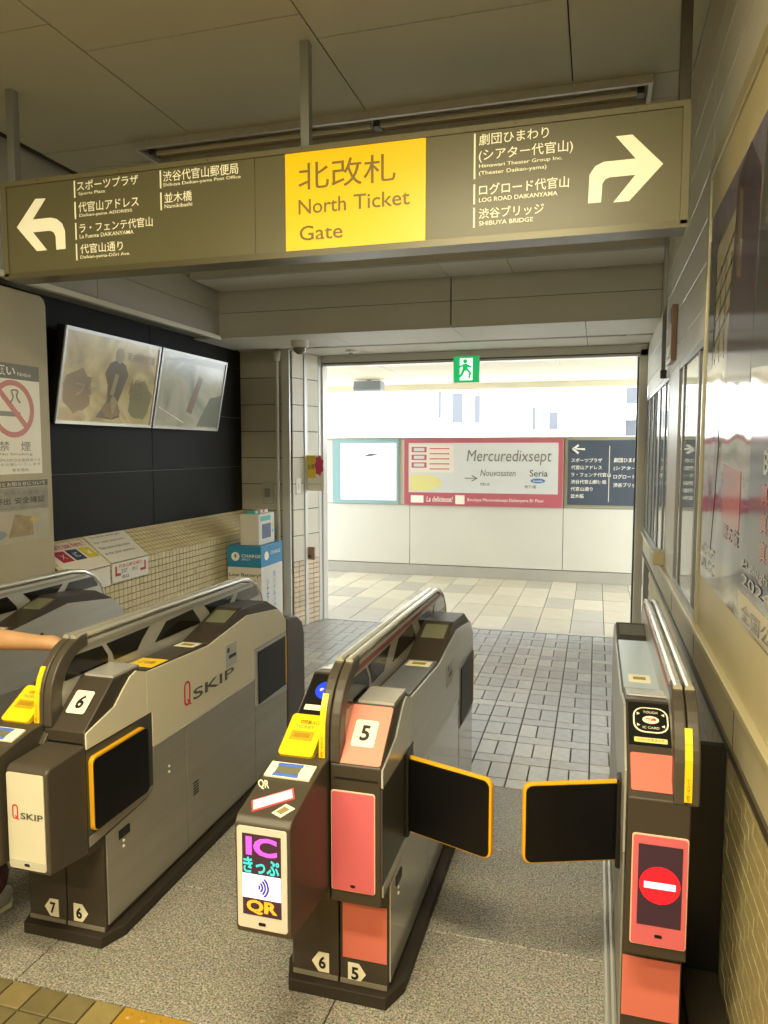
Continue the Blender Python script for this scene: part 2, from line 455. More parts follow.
# windows in the right wall
def window(n, y0, y1, mull, label):
    wroot = empty('window_%d' % n, (.4, y0, .968)); struct(wroot, label, 'window')
    L = y1 - y0; H = 2.087 - .968
    G().box(-.006, .012, 0, L, H - .03, H).obj('frame', MIDM, wroot); G().box(-.006, .012, 0, L, 0, .03).obj('frame', MIDM, wroot)
    for a in (0, L - .03): G().box(-.006, .012, a, a + .03, .03, H - .03).obj('frame', MIDM, wroot)
    edges = [0.03]
    for a, wd in mull:
        G().box(-.004, .014, a - y0, a - y0 + wd, .03, H - .03).obj('mullion', MULL, wroot, .003); edges += [a - y0, a - y0 + wd]
    edges.append(L - .03)
    for k in range(0, len(edges), 2):
        G().box(.002, .008, edges[k], edges[k + 1], .03, H - .03).obj('pane', GLASS, wroot)
window(1, 3.128, 4.10, [(3.30, .045), (3.86, .05)], 'near window with dark mullions in the right wall beside the poster')
window(2, 4.60, 6.60, [(4.85, .05), (5.25, .12), (5.85, .04), (6.25, .04)], 'far window with many dark mullions in the right wall by the doorway')
G().box(.396, .414, 4.10, 4.60, .968, 2.09).obj('siding_panel', SIDING, wr)
t = tag(G().box(.335, .40, 4.62, 4.80, .968, 1.045).obj('sill_box', BEIGE, None, .006), 'small beige box on the window ledge of the right wall', 'box')
con = tag(empty('conduit', (.372, 4.80, 2.1)), 'slim grey conduit running down the upper right wall by the windows', 'pipe')
G().box(-.012, .012, -.015, .015, 0, 1.05).obj('pipe', MIDM, con, .004); G().box(-.016, .02, -.02, .02, -.02, .03).obj('end_cap', DARKM, con, .004)
bs = tag(empty('blade_notice', (.40, 4.42, 2.13)), 'narrow pinkish notice plate standing out from the upper right wall', 'sign')
PKG = mat('pinkish_notice', 'b79c97', .35)
G().box(-.03, -.002, -.11, .11, 0, .30).obj('plate', PKG, bs, .004)
G().box(-.034, -.029, -.10, .10, .20, .28).obj('stripe', MIDM, bs); G().box(-.034, -.029, -.10, .10, .03, .09).obj('stripe', WHITE, bs)

# poster case on the right wall
pc = tag(empty('poster_case', (.40, 1.2, .97)), 'beige framed poster case on the near right wall holding a glossy dark poster', 'poster')
G().box(-.006, .004, -1.9, 1.895, 0, 1.71).obj('backboard', BEIGE, pc)
G().box(-.016, .004, 1.885, 1.905, 0, 1.72).obj('frame', ALU, pc, .003); G().box(-.016, .004, -1.9, 1.885, 1.69, 1.745).obj('frame', LEDGE, pc, .004)
def poster_mat():
    m = bpy.data.materials.new('poster_print'); m.use_nodes = True; nt = m.node_tree; p = nt.nodes['Principled BSDF']
    tc = nt.nodes.new('ShaderNodeTexCoord'); sp = nt.nodes.new('ShaderNodeSeparateXYZ'); nt.links.new(tc.outputs['Object'], sp.inputs[0])
    r = nt.nodes.new('ShaderNodeValToRGB'); e = r.color_ramp.elements
    mp = nt.nodes.new('ShaderNodeMapRange'); mp.inputs[1].default_value = .2; mp.inputs[2].default_value = 1.53
    ns_ = nt.nodes.new('ShaderNodeTexNoise'); ns_.inputs['Scale'].default_value = 4; ns_.inputs['Detail'].default_value = 6
    nt.links.new(tc.outputs['Object'], ns_.inputs['Vector'])
    ad = nt.nodes.new('ShaderNodeMath'); ad.operation = 'MULTIPLY_ADD'; ad.inputs[1].default_value = .22; ad.inputs[2].default_value = -.11
    nt.links.new(ns_.outputs['Fac'], ad.inputs[0])
    a2 = nt.nodes.new('ShaderNodeMath'); a2.operation = 'ADD'; nt.links.new(sp.outputs['Z'], a2.inputs[0]); nt.links.new(ad.outputs[0], a2.inputs[1])
    nt.links.new(a2.outputs[0], mp.inputs[0]); nt.links.new(mp.outputs[0], r.inputs[0])
    e[0].position = 0; e[0].color = (*lin('8a8478'), 1); e[1].position = 1; e[1].color = (*lin('77708a'), 1)
    for pos, c in ((.06, '8a8478'), (.1, '2a2a48'), (.27, '26284a'), (.3, '6d6a66'), (.45, '77736c'), (.6, 'b9b2b0'), (.72, '5f5c62'), (.85, '7d7765'), (.94, '6a6376')):
        x = e.new(pos); x.color = (*lin(c), 1)
    nt.links.new(r.outputs[0], p.inputs['Base Color'])
    p.inputs['Roughness'].default_value = .09; p.inputs['Specular IOR Level'].default_value = .7
    w_ = nt.nodes.new('ShaderNodeTexNoise'); w_.inputs['Scale'].default_value = 3.2; w_.inputs['Detail'].default_value = 1
    nt.links.new(tc.outputs['Object'], w_.inputs['Vector'])
    b = nt.nodes.new('ShaderNodeBump'); b.inputs['Strength'].default_value = .35; b.inputs['Distance'].default_value = .03
    nt.links.new(w_.outputs['Fac'], b.inputs['Height']); nt.links.new(b.outputs[0], p.inputs['Normal'])
    return m
PF = Fr((.392, 1.2, .97), (0, -1, 0), (0, 0, 1))     # seen from -x: right is toward the camera
FW = Fr((-.008, 0, 0), (0, -1, 0), (0, 0, 1))
G().box(-.0085, -.005, -1.85, 1.875, .205, 1.53).obj('poster_sheet', poster_mat(), pc)
PPUR = mat('poster_plum', '3f3346', .12); PTAN = mat('poster_tan', '9b927a', .15); PDK = mat('poster_slate', '34353a', .12); PRED = mat('poster_red', '8f4a40', .15)
PCRM = mat('poster_cream', 'a89a76', .15); PSKIN = mat('poster_skin', '6b5a4e', .15); PNAVY = mat('poster_navy', '23264a', .12); PWHT = mat('poster_white', '9a9896', .12)
FP = Fr((-.0086, 0, 0), (0, -1, 0), (0, 0, 1))
def pp(name, poly, m, d=.0006): return plate(name, FP, poly, m, pc, 0, d)
# u = -(y - 1.2): u=-1.87 is the far (left) edge
pp('print_building', [(-1.72, 1.0), (-1.30, .98), (-1.28, 1.42), (-1.66, 1.38)], PTAN)
for k in range(4): pp('print_railing', [(-1.72, 1.03 + .07 * k), (-1.34, 1.13 + .07 * k), (-1.34, 1.143 + .07 * k), (-1.72, 1.043 + .07 * k)], PDK, .0008)
for k in range(4): pp('print_railing', [(-1.68 + .1 * k, .98), (-1.665 + .1 * k, .98), (-1.665 + .1 * k, 1.3), (-1.68 + .1 * k, 1.3)], PDK, .0008)
pp('print_foliage', [(-1.86, 1.0), (-1.72, .97), (-1.66, 1.15), (-1.7, 1.38), (-1.6, 1.42), (-1.86, 1.45)], PDK)
pp('print_coat', [(-1.42, .9), (-1.0, .86), (-.95, 1.4), (-1.12, 1.53), (-1.30, 1.5), (-1.36, 1.2)], PPUR, .001)
pp('print_scarf', [(-1.28, 1.2), (-1.2, 1.18), (-1.22, 1.44), (-1.28, 1.46)], PSKIN, .0013)
pp('print_figure', [(-1.0, .9), (-.5, .86), (-.45, 1.5), (-.9, 1.53)], PDK, .001)
pp('print_silhouette', [(-1.70, .34), (-1.60, .33), (-1.54, .52), (-1.5, .7), (-1.53, .76), (-1.57, .7), (-1.6, .54)], PDK, .0013)
pp('print_scene', [(-1.38, .46), (-1.08, .45), (-1.08, .62), (-1.38, .64)], PRED, .001)
pp('print_scene', [(-.95, .38), (-.2, .3), (-.2, .72), (-.95, .72)], PDK, .001)
text('print_lettering', 'BOOK', FP, -.78, -.5, .62, .68, PWHT, pc, .002, .02)
for k in range(3): text('print_lettering', '真夏の夜', FP, -.80, -.45, .545 - k * .07, .60 - k * .07, PRED, pc, .002, .02)
text('print_lettering', '銀の鏡', FP, -1.35, -1.08, .40, .45, PRED, pc, .002, .02)
text('print_lettering', 'MIDNIGHT\nMUSIC', FP, -1.80, -1.50, .24, .34, PWHT, pc, .002, .02)
plate('print_label', FP, [(-1.02, .215), (-.4, .21), (-.4, .28), (-1.05, .29)], PCRM, pc, 0, .0015)
text('print_lettering', '全国公開', FP, -.98, -.5, .222, .268, PDK, pc, .003)
text('print_lettering', 'Midnight\n2024', FP, -1.0, -.65, .31, .385, PWHT, pc, .002, .01)

# ------------------------------------------------------------------ left side: black wall, counter, pillar
wl = struct(G().box(-3.45, -3.162, 2.0, 6.7, 0, 3.3).obj('wall_left', mat('black_joint', '6b675c', .5)), 'left wall clad with large black panels behind the screens', 'wall')
zb = [1.05, 1.50, 1.94, 2.38, 2.56]; yb = [2.0, 3.35, 4.78, 6.2]
for a, b in zip(zb[:-1], zb[1:]):
    for c, d in zip(yb[:-1], yb[1:]): G().box(-3.162, -3.148, c + .003, d - .003, a + .003, b - .003).obj('black_panel', BLACKP, wl)
# sloping tiled counter
ct = tag(empty('tiled_counter', (-3.18, 5.0, 0)), 'cream mosaic tiled counter with sloping top below the black wall', 'counter')
ct.location = (0, 0, 0)
core = G(); core.prism('y', [(-3.14, 0), (-2.908, 0), (-2.908, .933), (-3.14, 1.088)], 3.50, 6.19); core.obj('core', GROUT, ct)
g = G(); F = Fr((-2.90, 3.5, .94), (0, 1, 0), (-.238, 0, .158)); F.n = -F.n if F.n.z < 0 else F.n
sl = math.hypot(.238, .158); nr = 7; hgt = sl / nr
for i in range(60):
    for j in range(nr): g.plate(F, rect(.045 * i + .003, .045 * i + .042, hgt * j + .003, hgt * (j + 1) - .003), -.004, .003 + random.uniform(0, .0006))
    for j in range(20):
        g.box(-2.91, -2.90 + random.uniform(0, .0006), 3.5 + .045 * i + .003, 3.5 + .045 * i + .042, .94 - .045 * (j + 1) + .003, .94 - .045 * j - .003)
tag(g.obj('mosaic_tile', TILE2, ct), 'small square cream mosaic tiles', None, None, 'stuff')
# notices lying on the counter slope
FC = Fr((-2.90, 3.5, .94), (0, 1, 0), (-.238, 0, .158))
if FC.n.z < 0: FC.n = -FC.n
PAPER = mat('notice_paper', 'e6e2d8', .35)
n1 = tag(empty('counter_notice', FC.pt(.25, .1, .004)), "white notice with red, navy and yellow patches, can't use here, on the counter", 'notice')
n1.location = (0, 0, 0)
plate('sheet', FC, [(.03, -.01), (.405, -.01), (.43, sl - .03), (.03, sl - .03)], PAPER, n1, .004, .008)
plate('front_flap', Fr((-2.894, 3.5, .94), (0, 1, 0), (0, 0, 1)), rect(.03, .40, -.13, -.01), PAPER, n1, 0, .004)
text('lettering', "can't use here !", FC, .10, .40, .20, .25, mat('notice_red', 'b84a44', .4), n1, .0095, .02)
for k, (c, nm) in enumerate((('b0304a', 'red_patch'), ('2f4268', 'navy_patch'), ('d4c23a', 'yellow_patch'))):
    plate(nm, FC, [(.08 + .115 * k, .085), (.175 + .115 * k, .085), (.17 + .115 * k, .18), (.075 + .115 * k, .185)], mat('patch_' + c, c, .4), n1, .008, .0095)
    text('patch_symbol', '✕' if k == 0 else ('IC' if k == 1 else '¥'), FC, .105 + .115 * k, .145 + .115 * k, .11, .155, WHITE, n1, .0105)
n2 = tag(empty('counter_notice', (0, 0, 0)), 'white notice with a red looping arrow draped over the counter edge', 'notice')
plate('sheet', FC, [(.425, 0), (.81, 0), (.87, sl - .01), (.46, sl - .01)], PAPER, n2, .004, .008)
FV = Fr((-2.886, 3.5, .94), (0, 1, 0), (0, 0, 1))
plate('front_flap', FV, rect(.415, .80, -.12, .0), PAPER, n2, -.004, 0.)
for k, s_ in enumerate(('You cannot use this gate', 'for cash payment.', 'Please use the ticket machine', 'at the other entrance.')):
    text('lettering', s_, FC, .49 - .01 * k, .80 - .01 * k, .24 - .055 * k, .265 - .055 * k, INK, n2, .009)
for u in (.445, .755): plate('red_arrow', FV, rect(u, u + .016, -.07, -.02), RED, n2, 0, .001)
plate('red_arrow', FV, rect(.445, .50, -.083, -.067), RED, n2, 0, .001); plate('red_arrow', FV, rect(.71, .771, -.083, -.067), RED, n2, 0, .001)
text('lettering', '代官山駅正面口', FV, .48, .73, -.035, -.012, RED, n2, .001, .01)
text('lettering', 'EXIT', FV, .51, .57, -.07, -.045, INK, n2, .001); text('lettering', '改札口', FV, .62, .68, -.07, -.045, INK, n2, .001)
text('lettering', '北口', FV, .51, .58, -.105, -.085, INK, n2, .001, .02)

# pillar with notices
pil = struct(G().prism('x', [(2.0, 0), (3.49, 0), (3.49, 2.44), (3.478, 2.475), (3.45, 2.49), (2.0, 2.49)], -3.29, -2.95).obj('pillar', BEIGE2, None, .004), 'beige painted steel pillar at the left edge of the passage', 'pillar')
FPil = Fr((-2.95, 0, 0), (0, 1, 0), (0, 0, 1))
ns_ = tag(empty('no_smoking_sign', (0, 0, 0)), 'white no smoking notice with red ring and grey header on the beige pillar', 'sign')
plate('board', FPil, rect(2.74, 3.413, 1.523, 2.02), WHITE, ns_, 0, .004)
plate('header', FPil, rect(2.74, 3.413, 2.02, 2.10), mat('header_grey', '7d7b74', .5), ns_, 0, .004)
text('lettering', 'お願い', FPil, 3.03, 3.24, 2.035, 2.085, WHITE, ns_, .0055, .02); text('lettering', 'Notice', FPil, 3.255, 3.35, 2.04, 2.06, WHITE, ns_, .0055)
ring = G()
cu, cv = 3.215, 1.865
for k in range(32):
    a, b = 2 * math.pi * k / 32, 2 * math.pi * (k + 1) / 32
    ring.plate(FPil, [(cu + .15 * math.cos(a), cv + .15 * math.sin(a)), (cu + .15 * math.cos(b), cv + .15 * math.sin(b)), (cu + .122 * math.cos(b), cv + .122 * math.sin(b)), (cu + .122 * math.cos(a), cv + .122 * math.sin(a))], .004, .006)
PALEINK = mat('pale_ink', '96928a', .5)
RPINK = mat('ring_red', 'd08a88', .45)
ring.plate(FPil, [(cu - .1, cv + .08), (cu - .08, cv + .1), (cu + .1, cv - .08), (cu + .08, cv - .1)], .004, .007)
ring.obj('red_ring', RPINK, ns_)
plate('cigarette', FPil, rect(cu - .09, cu + .05, cv - .04, cv - .015), PALEINK, ns_, .004, .005)
g = G(); g.tube([FPil.pt(cu - .02 + .05 * t_ + .012 * math.sin(t_ * 9), cv + .03 + .07 * math.sin(t_ * 2.2), .006) for t_ in [k / 10 for k in range(15)]], .004, 6); g.obj('smoke_curl', PALEINK, ns_)
text('lettering', '禁', FPil, 3.11, 3.18, 1.645, 1.695, PALEINK, ns_, .0055, .005); text('lettering', '煙', FPil, 3.26, 3.33, 1.645, 1.695, PALEINK, ns_, .0055, .005); text('lettering', 'No Smoking', FPil, 3.11, 3.34, 1.618, 1.636, PALEINK, ns_, .0055)
text('lettering', '駅構内は終日全面禁煙です', FPil, 3.06, 3.40, 1.588, 1.605, PALEINK, ns_, .0055); text('lettering', 'ご協力をお願いいたします', FPil, 3.02, 3.40, 1.566, 1.582, PALEINK, ns_, .0055)
text('lettering', '東急電鉄', FPil, 3.19, 3.31, 1.536, 1.553, PALEINK, ns_, .0055)
nb = tag(empty('pillar_notice', (0, 0, 0)), 'weathered printed notice with grey and cream halves low on the beige pillar', 'notice')
plate('board', FPil, rect(2.76, 3.452, 1.16, 1.49), mat('weathered_paper', 'b3ad9a', .6, 0, .12, 9), nb, 0, .003)
plate('header', FPil, rect(2.76, 3.45, 1.455, 1.488), mat('header_brown', '6a665c', .5), nb, .003, .004)
text('lettering', '運賃のご案内とお知らせについて', FPil, 2.9, 3.43, 1.46, 1.482, OFFW, nb, .0048)
plate('panel', FPil, rect(2.76, 3.45, 1.33, 1.45), mat('notice_grey', '9a968c', .6, 0, .15, 14), nb, .003, .004)
text('lettering', '改札機をご利用のお客様へ', FPil, 2.92, 3.42, 1.41, 1.435, GREYINK, nb, .0048); text('lettering', '係員呼出', FPil, 2.95, 3.17, 1.365, 1.40, INK, nb, .0048); text('lettering', '安全確認', FPil, 3.20, 3.42, 1.365, 1.40, INK, nb, .0048)
text('lettering', 'Information for passengers', FPil, 2.95, 3.42, 1.336, 1.352, GREYINK, nb, .0048)
plate('map_patch', FPil, circ(3.02, 1.21, .12, .03), mat('map_blue', '8a93a0', .6), nb, .003, .004); plate('map_patch', FPil, [(3.15, 1.19), (3.33, 1.19), (3.32, 1.29), (3.2, 1.31)], mat('map_tan', '9c8f6c', .6, 0, .2, 20), nb, .003, .004)
plate('map_patch', FPil, rect(3.31, 3.36, 1.265, 1.285), mat('map_yellow', 'd0b850', .6), nb, .004, .005)

# ------------------------------------------------------------------ screens
def screen_mat(name, cols, sc):
    m = bpy.data.materials.new(name); m.use_nodes = True; nt = m.node_tree; p = nt.nodes['Principled BSDF']
    tc = nt.nodes.new('ShaderNodeTexCoord'); n = nt.nodes.new('ShaderNodeTexNoise'); n.inputs['Scale'].default_value = sc; n.inputs['Detail'].default_value = 4; n.inputs['Distortion'].default_value = 1.2
    nt.links.new(tc.outputs['Object'], n.inputs['Vector'])
    r = nt.nodes.new('ShaderNodeValToRGB'); e = r.color_ramp.elements
    e[0].position = .28; e[0].color = (*lin(cols[0]), 1); e[1].position = .72; e[1].color = (*lin(cols[-1]), 1)
    for i, c in enumerate(cols[1:-1]):
        x = e.new(.28 + .44 * (i + 1) / (len(cols) - 1)); x.color = (*lin(c), 1)
    nt.links.new(n.outputs['Fac'], r.inputs[0]); nt.links.new(r.outputs[0], p.inputs['Base Color'])
    p.inputs['Roughness'].default_value = .18
    nt.links.new(r.outputs[0], p.inputs['Emission Color']); p.inputs['Emission Strength'].default_value = .26
    return m
upv = Vector((.105, 0, .56))
def screen(y0, y1, label, mt, deco):
    t = tag(empty('wall_screen', (0, 0, 0)), label, 'screen')
    F = Fr((-3.05, y0, 1.807), (0, 1, 0), upv); L = y1 - y0; Hh = upv.length
    G().plate(F, rect(0, L, 0, Hh), -.06, -.002).obj('casing', BLACK, t)
    plate('display', F, rect(.018, L - .018, .02, Hh - .02), mt, t, -.002, .001)
    for poly in (rect(0, L, 0, .02), rect(0, L, Hh - .02, Hh), rect(0, .018, .02, Hh - .02), rect(L - .018, L, .02, Hh - .02)):
        plate('bezel', F, poly, STEEL_L if poly[0][1] == 0 and poly[1][0] > .1 else STEEL, t, -.004, .008)
    G().box(-3.15, -3.05, y0 + L / 2 - .05, y0 + L / 2 + .05, 1.95, 2.15).obj('bracket', DARKM, t)
    deco(F, t, L, Hh)
def blob(cx, cy, rx, ry, n=18, a=.18):
    return [(cx + rx * (1 + random.uniform(-a, a)) * math.cos(2 * math.pi * k / n), cy + ry * (1 + random.uniform(-a, a)) * math.sin(2 * math.pi * k / n)) for k in range(n)]
def d1(F, t, L, H_):
    TN = mat('screen_tan', '9a8a60', .2); BR = mat('screen_brown', '7d7156', .2); PK = mat('screen_rose', 'a38a60', .2); PL = mat('screen_pale', 'b3a67e', .2); GR = mat('screen_sage', '9c956c', .2)
    plate('display_shape', F, blob(.17, .20, .13, .13), PK, t, .001, .0014); plate('display_shape', F, blob(.80, .18, .13, .13), GR, t, .001, .0014)
    plate('display_figure', F, [(.36, .05), (.52, .04), (.60, .06), (.56, .15), (.60, .25), (.64, .34), (.60, .40), (.52, .43), (.44, .40), (.40, .33), (.44, .26), (.45, .16)], BR, t, .001, .002)
    plate('display_figure', F, blob(.53, .455, .045, .05, 16, .06), PL, t, .001, .0023); plate('display_figure', F, blob(.50, .10, .09, .05), PK, t, .001, .0025)
    plate('display_figure', F, [(.47, .2), (.51, .2), (.54, .33), (.5, .34)], PL, t, .002, .003); plate('display_figure', F, [(.52, .07), (.56, .16), (.5, .2), (.48, .16)], PL, t, .002, .003)
    text('display_lettering', 'ファ', F, .14, .34, .17, .25, PL, t, .003, .01); text('display_lettering', '機', F, .66, .81, .18, .32, TN, t, .003, .02)
    text('display_lettering', '東横線開業', F, .60, .92, .43, .49, TN, t, .003)
def d2(F, t, L, H_):
    PK = mat('screen_dull_rose', '9a8878', .2); GY = mat('screen_grey', '84887a', .2); PL = mat('screen_grey_pale', 'a8a896', .2)
    plate('display_shape', F, [(.42, .14), (.50, .12), (.60, .40), (.54, .42)], PK, t, .001, .0018)
    plate('display_shape', F, [(.0 + .02, .5), (L - .02, .5), (L - .02, H_ - .03), (.4, H_ - .03)], PL, t, .001, .0016)
    plate('display_shape', F, [(.6, .03), (.95, .03), (.95, .3), (.75, .26)], GY, t, .001, .0018)
    text('display_lettering', '→', F, .36, .5, .42, .50, PL, t, .003)
    plate('display_shape', F, [(.05, .15), (.4, .05), (.4, .056), (.05, .157)], WHITE, t, .001, .002)
screen(3.643, 4.610, 'larger looking nearer wall screen with tan picture tilted down on the black wall', screen_mat('screen_print_tan', ('8c7c52', 'a3935f', 'b8a878', '9a7a55'), 2.6), d1)
screen(4.630, 5.574, 'farther wall screen with greenish grey picture tilted down on the black wall', screen_mat('screen_print_grey', ('77806a', '8d9079', 'a3a08a', '80897a'), 2.2), d2)

# ------------------------------------------------------------------ column and doorway
JAMB = mat('jamb_silver', 'cfcec8', .35, .2)
PANEL = mat('column_panel', 'b4b0a2', .45, 0, .04, 3)
wc = struct(G().prism('z', [(-3.45, 6.212), (-2.672, 6.212), (-2.542, 6.712), (-2.542, 6.78), (-3.45, 6.78)], 0, 2.62).obj('wall_column', CEILD), 'panelled column left of the doorway, tiled at its foot', 'wall')
CF = Fr((0, 6.212, 0), (1, 0, 0), (0, 0, 1)); RV = Fr((-2.672, 6.212, 0), (.13, .5, 0), (0, 0, 1))
REVLIT = mat('reveal_panel_daylit', 'd4cdb8', .45, 0, .04, 3)  # paler than the column front: daylight from the doorway put into the colour
spans = ((CF, -3.148, -2.735, PANEL), (RV, .03, .20, REVLIT), (RV, .245, .43, REVLIT))
zr = [.62, .86, 1.10, 1.34, 1.58, 1.82, 2.06, 2.30, 2.54]
for F_, c, d, m_ in spans:
    for a, b in zip(zr[:-1], zr[1:]): plate('column_panel', F_, rect(c + .002, d - .002, a + .003, b - .003), m_, wc, -.002, .012, .002)
g = G()
TILE3 = mat('column_tile', 'd2bea0', .35, 0, .12, 6)
for j in range(13):
    for F_, c, d, m_ in spans:
        n = max(1, round((d - c) / .095)); st = (d - c) / n
        for i in range(n): g.plate(F_, rect(c + st * i + .003, c + st * (i + 1) - .003, .62 - .0475 * (j + 1) + .003, .62 - .0475 * j - .003), -.002, .012)
tag(g.obj('column_tile', TILE3, wc), 'pinkish cream tiles at the foot of the column', None, None, 'stuff')
plate('metal_post', CF, rect(-2.735, -2.66, 0, 2.54), JAMB, wc, -.002, .025, .003); plate('metal_post', RV, rect(.20, .245, 0, 2.54), JAMB, wc, -.002, .022, .003); plate('metal_post', RV, rect(.43, .50, 0, 2.54), JAMB, wc, -.002, .015, .003)
pp_ = tag(empty('drain_pipe', (-2.765, 6.16, 0)), 'white vertical pipe in front of the panelled column', 'pipe')
WPIPE = mat('white_pipe', 'c9c7bf', .4)
G().tube([(0, 0, .3), (0, 0, 2.5)], .016, 10).obj('pipe', WPIPE, pp_, smooth=True)
G().tube([(0, 0, 2.44), (0, 0, 2.51), (.0, .03, 2.54)], [.03, .04, .035], 12).obj('pipe_head', WPIPE, pp_, smooth=True)
G().box(-.02, .02, .015, .04, .25, .33).obj('bracket', DARKM, pp_)
sw = tag(empty('switch_plate', (-2.885, 6.198, 1.26)), 'grey switch plate on the panelled column above the charger stand', 'switch')
G().box(-.055, .055, -.012, .004, -.1, .1).obj('plate', mat('switch_grey', 'a9a79c', .4), sw, .004); G().box(-.025, .025, -.018, -.01, -.04, .04).obj('rocker', MIDM, sw, .003)
sw = tag(empty('switch_plate', (0, 0, 0)), 'white switch plate between the metal posts of the column', 'switch')
plate('plate', RV, rect(.07, .14, 1.25, 1.39), WHITE, sw, .012, .02, .003); plate('rocker', RV, rect(.092, .118, 1.29, 1.35), OFFW, sw, .02, .026, .002)
st = tag(empty('door_notice', (-2.585, 6.50, 1.28)), 'small yellow and pink notice on the left door jamb', 'notice')
FN = Fr((-2.60, 6.44, 1.27), (1, 0, 0), (0, 0, 1))
plate('card', FN, rect(0, .17, 0, .33), WHITE, st, 0, .004); st.location = (0, 0, 0)
plate('yellow_patch', FN, rect(0, .09, .12, .33), mat('notice_yellow', 'ead04a', .4), st, .004, .005)
plate('pink_flower', FN, [( .125 + (.05 if k % 2 else .036) * math.cos(k * math.pi / 7), .235 + (.1 if k % 2 else .08) * math.sin(k * math.pi / 7)) for k in range(14)], mat('notice_pink', 'd84a78', .4), st, .004, .006)
text('lettering', 'お得', FN, .015, .075, .2, .25, INK, st, .006)
text('lettering', 'キャンペーン', FN, .02, .15, .05, .075, GREYINK, st, .0055)
dr = struct(empty('door_1', (-1.07, 6.72, 0)), 'wide metal framed doorway leading out to the bright walkway', 'door')
for x0, x1 in ((-1.52, -1.45), (1.40, 1.47)): G().box(x0, x1, -.05, .06, 0, 2.50).obj('jamb', JAMB, dr, .004)
G().box(-1.52, 1.47, -.05, .06, 2.44, 2.54).obj('head', JAMB, dr, .004)
G().box(-1.45, 1.40, -.055, -.03, 2.46, 2.47).obj('head_groove', DARKM, dr)
G().box(1.385, 1.40, -.02, .02, 0, 2.44).obj('jamb_strip', DARKM, dr)
G().box(-1.45, 1.40, -.03, .03, -.012, .004).obj('threshold', STEEL, dr)
jb = tag(empty('door_box', (-2.56, 6.44, .62)), 'small brown metal box on the lower left door jamb', 'box')
G().box(-.05, .03, 0, .03, 0, .12).obj('case', mat('worn_brown', '9a7a68', .5), jb, .004); G().box(-.03, .0, -.004, 0, .02, .045).obj('slot', DARKM, jb)

# dome camera, sensor, exit sign
dc = tag(empty('dome_camera', (-2.36, 5.72, 2.54)), 'white dome security camera on the soffit near the column', 'camera')
DW = mat('dome_white', 'd8d6cc', .4)
G().tube([(0, 0, 0), (0, 0, -.04), (0, 0, -.055)], [.075, .075, .06], 20).obj('base', DW, dc, smooth=True)
G().sphere((0, 0, -.055), .055, u=20, v=12).obj('dome', mat('dome_smoke', '6e6d66', .1), dc, smooth='all')
se = tag(empty('ceiling_sensor', (-2.13, 6.35, 2.54)), 'small flat round sensor on the soffit left of the exit sign', 'sensor')
G().tube([(0, 0, 0), (0, 0, -.02), (0, 0, -.03)], [.05, .05, .03], 16).obj('base', DW, se, smooth=True); G().tube([(0, 0, -.028), (0, 0, -.036)], .018, 12).obj('lens', DARKM, se)
ex = tag(empty('exit_sign', (0, 0, 0)), 'green emergency exit sign with running figure hanging in the doorway', 'sign')
FE = Fr((-1.262, 6.66, 2.255), (1, 0, 0), (0, 0, 1))
G().plate(FE, rect(0, .236, 0, .236), -.05, 0).obj('casing', DW, ex)
G().box(-1.20, -1.18, 6.67, 6.70, 2.49, 2.54).obj('hanger', STEEL, ex); G().box(-1.11, -1.09, 6.67, 6.70, 2.49, 2.54).obj('hanger', STEEL, ex)
plate('green_face', FE, rect(.004, .232, .004, .232), GREEN, ex, 0, .002)
plate('white_door', FE, [(.06, .02), (.175, .02), (.175, .215), (.06, .215)], EXW, ex, .002, .003)
def fig(polys):
    g = G()
    for p in polys: g.plate(FE, p, .003, .0045)
    return g.obj('running_figure', GREEN, ex)
fig([circ(.108, .188, .019), [(.09, .165), (.125, .165), (.135, .115), (.11, .10), (.085, .125)], [(.09, .16), (.09, .145), (.055, .13), (.05, .145)], [(.125, .165), (.165, .14), (.16, .125), (.122, .14)],
     [(.115, .115), (.135, .12), (.165, .085), (.15, .035), (.135, .04), (.143, .08)], [(.085, .125), (.105, .105), (.085, .06), (.05, .035), (.042, .05), (.068, .075)]])

# ------------------------------------------------------------------ walkway outside
FARW = mat('outside_wall', 'd3d0c4', .45, .1, .03, 1.5)
wf = struct(G().box(-6.2, 3.2, 9.47, 9.62, 0, 1.78).obj('wall_far', mat('outside_joint', '8f8c82', .6)), 'low white panelled wall across the outside walkway', 'wall')
xe = [-5.9, -4.14, -2.35, -.385, 1.58, 3.2]
for a, b in zip(xe[:-1], xe[1:]): G().box(a + .004, b - .004, 9.42, 9.472, .15, .93).obj('wall_panel', FARW, wf, .003, 1)
for a, b in zip(xe[:-1], xe[1:]): G().box(a + .004, b - .004, 9.42, 9.472, .94, 1.78).obj('wall_panel', FARW, wf, .003, 1)
G().box(-6.2, 3.2, 9.42, 9.472, 0, .14).obj('kerb', mat('kerb_stone', 'aaa69a', .6, 0, .06, 3), wf, .004)
G().box(-6.2, 3.2, 9.42, 9.62, 1.78, 1.815).obj('coping', ALU, wf, .004)
G().box(-6.2, 3.2, 9.4205, 9.445, .928, .945).obj('rail_strip', ALU, wf)
ORF = mat('outside_soffit', 'd9d2b8', .6, 0, .04, 2)
ro = struct(G().box(-4.6, 2.2, 6.78, 9.75, 2.52, 2.66).obj('walkway_roof', ORF), 'cream roof soffit over the outside walkway', 'roof')
for x in (-4.0, -2.2, -.4, 1.4): G().box(x - .004, x + .004, 6.8, 9.74, 2.516, 2.521).obj('joint', ALU, ro)
G().box(-4.6, 2.2, 9.70, 9.78, 2.44, 2.66).obj('fascia', ORF, ro, .004)
spk = tag(empty('ceiling_speaker', (-2.75, 8.9, 2.52)), 'grey box hanging under the outside walkway roof', 'speaker')
